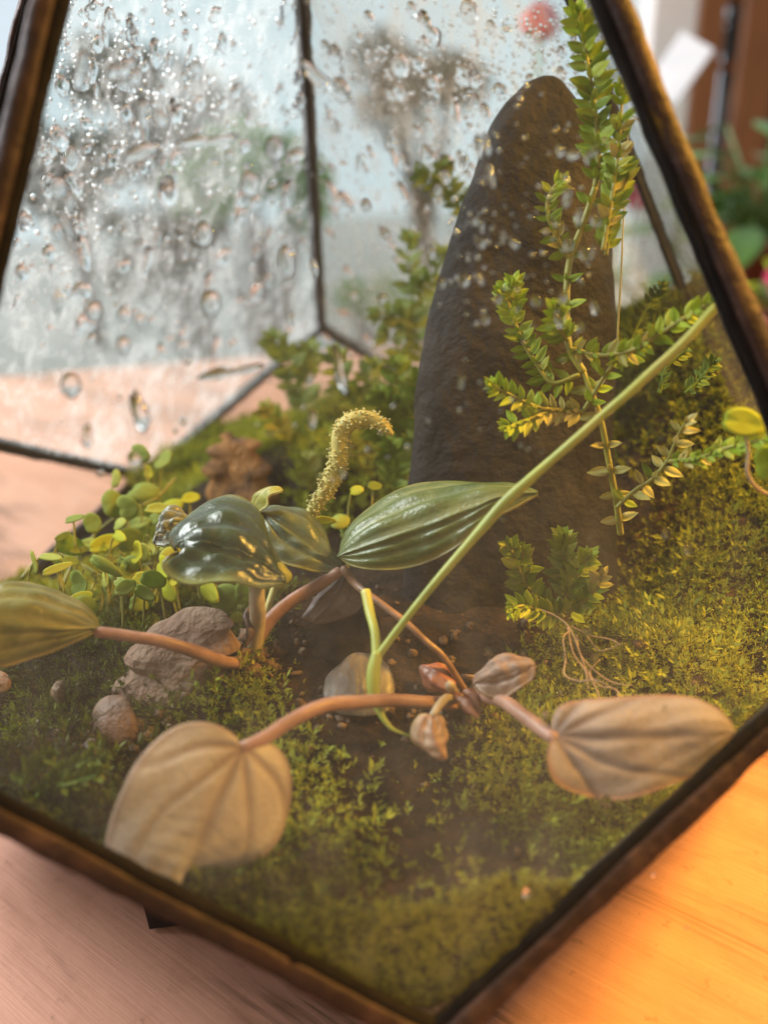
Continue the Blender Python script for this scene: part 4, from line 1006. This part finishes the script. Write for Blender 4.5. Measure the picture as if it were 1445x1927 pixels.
# ------------------------------------------------------------------ creeping round-leaved plant on the left
cr = thing('creeping_plant', at(230, 1120, 1.6), 'low creeping plant with round light green and yellow leaves along the left bank', 'plant')
CL = [(258, 853, 26, 22, 'c'), (307, 866, 20, 28, 'c'), (267, 917, 36, 30, 'c'), (212, 945, 22, 36, 'c'), (236, 957, 28, 26, 'c'), (356, 938, 17, 19, 'y'), (318, 952, 28, 20, 'y'), (288, 976, 24, 14, 'c'), (195, 1024, 32, 26, 'y'), (240, 1016, 30, 22, 'c'),
      (156, 1030, 20, 32, 'c'), (260, 1040, 24, 28, 'y'), (240, 1092, 17, 36, 'o'), (196, 1095, 28, 24, 'c'), (150, 1098, 28, 30, 'c'), (288, 1090, 32, 22, 'c'), (326, 1090, 20, 14, 'y'), (192, 1066, 38, 16, 'd'), (292, 1032, 26, 30, 'c'), (62, 1060, 16, 26, 'd'),
      (92, 1047, 28, 11, 'd'), (137, 975, 24, 12, 'd'), (116, 1010, 16, 9, 'd'), (106, 1064, 22, 18, 'd'), (330, 1010, 18, 20, 'c'), (345, 985, 16, 18, 'c'), (172, 985, 16, 22, 'd'), (215, 900, 14, 20, 'd'), (280, 888, 30, 12, 'y'), (130, 1055, 24, 14, 'c'),
      (608, 979, 21, 10, 'y'), (640, 976, 17, 20, 'c'), (668, 921, 20, 18, 'y'), (704, 914, 18, 10, 'c'), (652, 1003, 22, 13, 'c'), (390, 1110, 34, 18, 'o'), (425, 1125, 28, 26, 'd'), (448, 1158, 22, 16, 'y'), (460, 1115, 20, 20, 'd'), (365, 1075, 18, 16, 'y')]
g = random.Random(12)
for i in range(30):
    f = g.random(); px = 70 + 320*f + g.uniform(-20, 20); top = 1075 - 190*min(1, f*1.35)**.8; py = top + g.random()**.7*(1150 - top)
    CL.append((px, py, g.uniform(15, 32), g.uniform(13, 26), g.choice('ccccyy')))
for i, (px, py, rx, ry, k) in enumerate(CL):
    rx, ry = rx*g.uniform(.8, 1.1), ry*g.uniform(.75, 1.1)
    t = 1.52 + .0013*(1000-py)*.9 + g.uniform(-.09, .07) if px < 380 else (1.44 if px > 500 else 1.37)
    m = {'c': M['creeper'], 'y': M['creeper_y'], 'o': M['creeper_y'], 'd': M['creeper']}[k]
    o = round_leaf(cr, px, py, rx, ry, t, g.uniform(-.6, .6), m, tilt=(g.uniform(-1.3, 1.3), g.uniform(-1.5, .5)), cup=g.uniform(-.35, .45))
    if k == 'o': o['label'] = 'yellowing leaf'
    q = g.uniform(-25, 25)
    stalk(cr, 'leaf_stalk', [(px, py, t+.004), (px + q*.5, py + ry*.8, t+.02), (px + q, py + ry + g.uniform(30, 60), t + .02)], [.0018, .0020, .0022], M['sm_stem'], 10, 5)
for i in range(26):
    x0, y0 = g.uniform(150, 330), g.uniform(1040, 1130); dx, dy = g.uniform(-45, 30), g.uniform(-75, -25); t0 = 1.55 + .001*(1000-y0)
    stalk(cr, 'fine_stem', [(x0, y0, t0), (x0 + dx*.4 + g.uniform(-12, 12), y0 + dy*.5, t0), (x0+dx, y0+dy*.9, t0-.02), (x0 + dx*1.3, y0 + dy*.8, t0-.02)], [.0014, .0013, .0011, .0008], M['sm_stem'], 12, 4)
for pts in [[(110, 1120), (150, 1040), (215, 975), (290, 940), (330, 900)], [(200, 1130), (230, 1080), (300, 1060), (360, 1075), (440, 1130)], [(40, 1090), (75, 1050), (120, 1045), (180, 1080)]]:
    stalk(cr, 'stem', [(x_, y_, 1.62 + .0008*(1000-y_)) for x_, y_ in pts], [.0035]*len(pts), M['sm_stem'], 24, 6)

# ------------------------------------------------------------------ spikemoss
def blade(name, mat, w=.42, keel=.10, bend=.16):
    nu, nv = 5, 2; T = []
    for i in range(nu+1):
        u = i/nu; hw_ = w*.5*(math.sin(math.pi*u**.75)**.85 if 0 < u < 1 else 0.02)
        for j in range(nv+1):
            v = j/nv*2-1; T.append([v*hw_, u, keel*abs(v)*(hw_/w*2) + bend*u*u])
    T = np.array(T); n = len(T); U = T - [0, 0, .045]; q = lambda i, j: i*(nv+1)+j; F = []
    for i in range(nu):
        for j in range(nv): F.append((q(i,j), q(i,j+1), q(i+1,j+1), q(i+1,j))); F.append((n+q(i,j), n+q(i+1,j), n+q(i+1,j+1), n+q(i,j+1)))
        for j in (0, nv): F.append((q(i,j), q(i+1,j), n+q(i+1,j), n+q(i,j)))
    return np.r_[T, U], F, mesh(name, np.r_[T, U], F, mat)
BL = {k: [blade('leaf', M[k], w, kl, bd) for w, kl, bd in ((.46, .12, .12), (.40, .16, .22), (.52, .08, .05))] for k in ('sm', 'sm_tip', 'sm_pale', 'sm_back', 'sm_deep')}
def frond(parent, pts, n, L, seed, mats=('sm', 'sm_tip'), tipn=9, ang=(50, 75), joined=None, stem_r=(.0038, .0022), flat=.35, stem_mat='sm_stem', tip_from=.78, lean=.0):
    """a stem with paired pointed leaves and a dense tip; leaves are parts, or go into the bag `joined`"""
    g = random.Random(seed); P = catmull([at(*p) for p in pts], 60); rr = np.linspace(stem_r[0], stem_r[1], 60); V, F = tube(P, rr, 7)
    if joined is None: obj('stem', V, F, M[stem_mat], parent)
    else: joined.add(V, F, 0.0)
    T = np.gradient(P, axis=0)
    def put(p, y, z, s, key):
        x_ = nrm(np.cross(y, z)); z = np.cross(x_, y); VV, FF, me = BL[key][g.randrange(3)]
        if joined is None: inst('leaf', me, mat4(x_*s, y*s, z*s, p), parent)
        else: joined.add(VV[:, :1]*x_*s + VV[:, 1:2]*y*s + VV[:, 2:]*z*s + p, FF, g.uniform(0, .5))
    if mats[0] != 'sm_pale' and joined is None: n = int(n*1.35 + .5)
    for i in range(n):
        f = (i + .5)/n; k = int(2 + f*56); p = P[k]; t_ = nrm(T[k]); v = nrm(CAM - p); s_ = nrm(np.cross(t_, v))
        for side in (-1, 1):
            if g.random() < .06: continue
            a = math.radians(g.uniform(*ang))*(1 - .25*max(0, f-.6)); y = nrm(t_*math.cos(a) + s_*side*math.sin(a) + v*g.uniform(-flat, flat)); z = nrm(v + t_*g.uniform(-.1, .5) + s_*g.uniform(-.4, .4))
            put(p + s_*side*.0006, y, z, L*g.uniform(.8, 1.2)*(1 - .3*max(0, f-.7)), mats[1] if f > tip_from else (mats[0] if len(mats) < 3 or g.random() > .35 else mats[2]))
        if g.random() < .5: put(p + v*.003, nrm(t_ + v*.5 + s_*g.uniform(-.4, .4)), v, L*.55, mats[1] if f > tip_from else mats[0])
    p = P[-1]; t_ = nrm(T[-1]); v = nrm(CAM - p); s_ = nrm(np.cross(t_, v))
    for i in range(tipn):
        a = 2.4*i; q = .35 + .65*(i/tipn); y = nrm(t_*(1.25-q) + (s_*math.cos(a) + v*math.sin(a)*.8)*q); put(p - t_*.004*i/tipn, y, nrm(v + t_*.6), L*g.uniform(.5, .85), mats[1])
S1 = thing('spikemoss', at(1165, 1000, 1.3), 'tall branching spikemoss climbing up the front and right of the stone', 'spikemoss')
frond(S1, [(1168, 1005, 1.3), (1160, 945, 1.27), (1146, 870, 1.24), (1128, 780, 1.22), (1098, 700, 1.22)], 6, .030, 1, ('sm_pale', 'sm_pale'), 0, (70, 95), stem_r=(.0055, .0042))
frond(S1, [(1098, 700, 1.22), (1072, 655, 1.22), (1066, 580, 1.23), (1072, 490, 1.23), (1098, 420, 1.22), (1120, 352, 1.21)], 5, .026, 2, ('sm', 'sm'), 0, (45, 80), stem_r=(.0058, .0050))
frond(S1, [(1120, 352, 1.21), (1126, 300, 1.2), (1122, 240, 1.19), (1113, 160, 1.18), (1098, 80, 1.17), (1088, 28, 1.16)], 14, .033, 3, ('sm', 'sm_tip', 'sm'), 9, (45, 75), stem_r=(.0050, .0024), flat=.5, tip_from=.9)
frond(S1, [(1135, 470, 1.2), (1150, 380, 1.19), (1162, 300, 1.18), (1168, 220, 1.17), (1172, 165, 1.165)], 13, .026, 4, ('sm', 'sm_tip', 'sm_pale'), 7, (30, 60), flat=.6, stem_r=(.004, .002))
frond(S1, [(1140, 480, 1.22), (1150, 420, 1.21), (1175, 350, 1.2), (1185, 310, 1.2)], 7, .026, 5, ('sm', 'sm'), 4, (30, 60), flat=.6, stem_r=(.0035, .002))
frond(S1, [(1072, 488, 1.23), (1052, 455, 1.22), (1034, 415, 1.21), (1030, 380, 1.205), (1042, 352, 1.2), (1058, 340, 1.2)], 7, .025, 6, ('sm', 'sm_tip', 'sm_pale'), 6, (45, 75), stem_r=(.0038, .0024), flat=.3)
frond(S1, [(1090, 705, 1.22), (1040, 720, 1.23), (1006, 680, 1.235), (978, 630, 1.235), (958, 575, 1.23), (945, 552, 1.225)], 10, .028, 7, ('sm', 'sm_tip'), 9, (50, 75), flat=.35, stem_r=(.0040, .0026), tip_from=.72)
frond(S1, [(966, 610, 1.235), (964, 570, 1.23), (966, 532, 1.225)], 5, .026, 8, ('sm_tip', 'sm_tip'), 9, (40, 65), flat=.4)
frond(S1, [(1068, 640, 1.22), (1052, 618, 1.2), (1045, 592, 1.18), (1048, 580, 1.17)], 5, .028, 9, ('sm', 'sm_tip'), 12, (45, 75), flat=.5, tip_from=.3)
frond(S1, [(1100, 775, 1.22), (1060, 772, 1.21), (1010, 765, 1.2), (965, 745, 1.195), (928, 726, 1.19)], 11, .026, 10, ('sm_pale', 'sm_tip'), 10, (45, 75), flat=.5, tip_from=.35)
frond(S1, [(1040, 770, 1.21), (1005, 785, 1.2), (965, 800, 1.19), (955, 805, 1.185)], 7, .026, 11, ('sm_pale', 'sm_tip'), 9, (45, 75), flat=.5, tip_from=.3)
frond(S1, [(1074, 656, 1.22), (1130, 668, 1.19), (1185, 660, 1.16), (1235, 632, 1.13), (1285, 600, 1.11), (1340, 568, 1.09)], 12, .024, 12, ('sm', 'sm_tip', 'sm_pale'), 7, (40, 75), flat=.5, tip_from=.6, stem_r=(.0036, .0022))
frond(S1, [(1160, 955, 1.26), (1195, 922, 1.24), (1228, 900, 1.22), (1256, 865, 1.21), (1275, 820, 1.2), (1290, 795, 1.19)], 8, .028, 13, ('sm_pale', 'sm_pale', 'sm'), 4, (60, 90), flat=.3, stem_r=(.0034, .0022))
frond(S1, [(1258, 868, 1.21), (1310, 862, 1.17), (1360, 845, 1.13), (1410, 832, 1.1), (1450, 826, 1.08)], 12, .022, 14, ('sm', 'sm_tip', 'sm_pale'), 4, (35, 60), flat=.5, tip_from=.5, stem_r=(.0034, .0024))
frond(S1, [(1100, 770, 1.22), (1150, 690, 1.19), (1178, 672, 1.18), (1165, 680, 1.18)], 4, .026, 15, ('sm_tip', 'sm_tip'), 5, (40, 70), flat=.4)
S2 = thing('spikemoss', at(1060, 1160, 1.3), 'low spikemoss with bright green rosettes at the foot of the stone', 'spikemoss')
frond(S2, [(1060, 1160, 1.3), (1010, 1130, 1.28), (985, 1090, 1.27), (968, 1050, 1.26), (960, 1030, 1.25)], 9, .030, 20, ('sm', 'sm_tip'), 11, (45, 80), flat=.45, tip_from=.65)
frond(S2, [(985, 1095, 1.27), (985, 1060, 1.265), (982, 1035, 1.26)], 4, .028, 21, ('sm', 'sm'), 8, (45, 80), flat=.45)
frond(S2, [(1060, 1160, 1.3), (1020, 1150, 1.27), (985, 1140, 1.25), (965, 1145, 1.24)], 7, .028, 22, ('sm_tip', 'sm_tip'), 11, (45, 80), flat=.5, tip_from=.4)
frond(S2, [(1060, 1155, 1.3), (1065, 1110, 1.3), (1062, 1060, 1.29), (1060, 1012, 1.28)], 8, .032, 23, ('sm_back', 'sm'), 9, (45, 80), flat=.45)
frond(S2, [(1062, 1130, 1.3), (1080, 1095, 1.28), (1095, 1065, 1.27), (1108, 1048, 1.26)], 7, .030, 24, ('sm', 'sm_tip'), 10, (45, 80), flat=.45, tip_from=.6)
frond(S2, [(1065, 1155, 1.29), (1095, 1135, 1.27), (1120, 1110, 1.26), (1132, 1085, 1.25)], 7, .026, 25, ('sm', 'sm_pale'), 5, (40, 75), flat=.5)
# paler, blurred sprigs at the back and sides: leaves too small to pick apart
def back_sprig(pieces, label, seed, mat='sm_back'):
    a = at(*pieces[0][0][0]); t = thing('spikemoss', a, label, 'spikemoss', 'small spikemoss sprigs'); B = Bag()
    for i, (pts, n, L) in enumerate(pieces): frond(t, pts, n, L, seed+i, (mat, mat), 7, (40, 80), joined=B, flat=.6)
    o = B.build('foliage', M[mat], t, attr='tone'); o['kind'] = 'stuff'
    return t
back_sprig([([(905, 420, 1.85), (865, 372, 1.85), (830, 350, 1.85), (795, 328, 1.85)], 7, .045), ([(850, 372, 1.85), (838, 340, 1.85), (835, 315, 1.85)], 4, .04)], 'small olive sprig poking out left of the stone top', 201)
back_sprig([([(800, 720, 2.0), (785, 620, 2.0), (772, 530, 2.0), (768, 455, 2.0)], 12, .055), ([(780, 620, 2.0), (745, 590, 2.0), (715, 590, 2.0)], 6, .05), ([(782, 570, 2.0), (815, 520, 2.0), (832, 480, 2.0)], 6, .05), ([(760, 680, 2.0), (740, 640, 2.0), (725, 630, 2.0)], 5, .045)],
           'hazy tall sprig against the fogged pane left of the stone', 211)
back_sprig([([(585, 790, 2.05), (560, 720, 2.05), (538, 675, 2.05), (516, 640, 2.05)], 9, .055), ([(565, 725, 2.05), (575, 690, 2.05), (580, 660, 2.05)], 5, .05)], 'green sprig at the junction of the rear edges', 221)
back_sprig([([(690, 800, 1.95), (660, 740, 1.95), (640, 700, 1.95), (632, 672, 1.95)], 8, .05), ([(670, 760, 1.95), (690, 715, 1.95), (700, 690, 1.95)], 6, .05)], 'sprig above the curved flower spike', 231)
back_sprig([([(775, 900, 1.75), (765, 820, 1.75), (752, 740, 1.75), (745, 690, 1.75)], 11, .05), ([(790, 860, 1.72), (795, 790, 1.72), (790, 720, 1.72)], 9, .05), ([(760, 860, 1.75), (725, 830, 1.75), (705, 800, 1.75)], 7, .045), ([(770, 780, 1.74), (740, 770, 1.74), (715, 745, 1.74)], 6, .045), ([(740, 920, 1.7), (745, 870, 1.7), (735, 840, 1.7)], 7, .045)],
           'dense green sprigs along the left side of the stone', 241, 'sm')
back_sprig([([(560, 900, 1.9), (590, 880, 1.9), (610, 860, 1.9)], 5, .045), ([(600, 930, 1.85), (585, 890, 1.85), (575, 870, 1.85)], 5, .045), ([(545, 830, 2.0), (520, 790, 2.0), (500, 770, 2.0)], 6, .045)], 'leafy tuft just left of the flower spike', 251, 'sm')
back_sprig([([(270, 1290, 1.4), (235, 1265, 1.38), (200, 1255, 1.37), (165, 1250, 1.36)], 10, .034), ([(235, 1270, 1.38), (200, 1280, 1.36), (170, 1285, 1.35)], 7, .03), ([(250, 1270, 1.4), (245, 1245, 1.4), (255, 1228, 1.4)], 6, .03)], 'bright feathery tuft under the olive leaf petiole', 261, 'sm')
back_sprig([([(230, 1150, 1.55), (205, 1130, 1.55), (185, 1125, 1.55)], 6, .035), ([(260, 1165, 1.5), (275, 1130, 1.5), (262, 1115, 1.5)], 6, .035), ([(460, 1190, 1.45), (440, 1150, 1.45), (425, 1135, 1.45)], 6, .035)], 'feathery tuft beneath the creeping round leaves', 271, 'sm')
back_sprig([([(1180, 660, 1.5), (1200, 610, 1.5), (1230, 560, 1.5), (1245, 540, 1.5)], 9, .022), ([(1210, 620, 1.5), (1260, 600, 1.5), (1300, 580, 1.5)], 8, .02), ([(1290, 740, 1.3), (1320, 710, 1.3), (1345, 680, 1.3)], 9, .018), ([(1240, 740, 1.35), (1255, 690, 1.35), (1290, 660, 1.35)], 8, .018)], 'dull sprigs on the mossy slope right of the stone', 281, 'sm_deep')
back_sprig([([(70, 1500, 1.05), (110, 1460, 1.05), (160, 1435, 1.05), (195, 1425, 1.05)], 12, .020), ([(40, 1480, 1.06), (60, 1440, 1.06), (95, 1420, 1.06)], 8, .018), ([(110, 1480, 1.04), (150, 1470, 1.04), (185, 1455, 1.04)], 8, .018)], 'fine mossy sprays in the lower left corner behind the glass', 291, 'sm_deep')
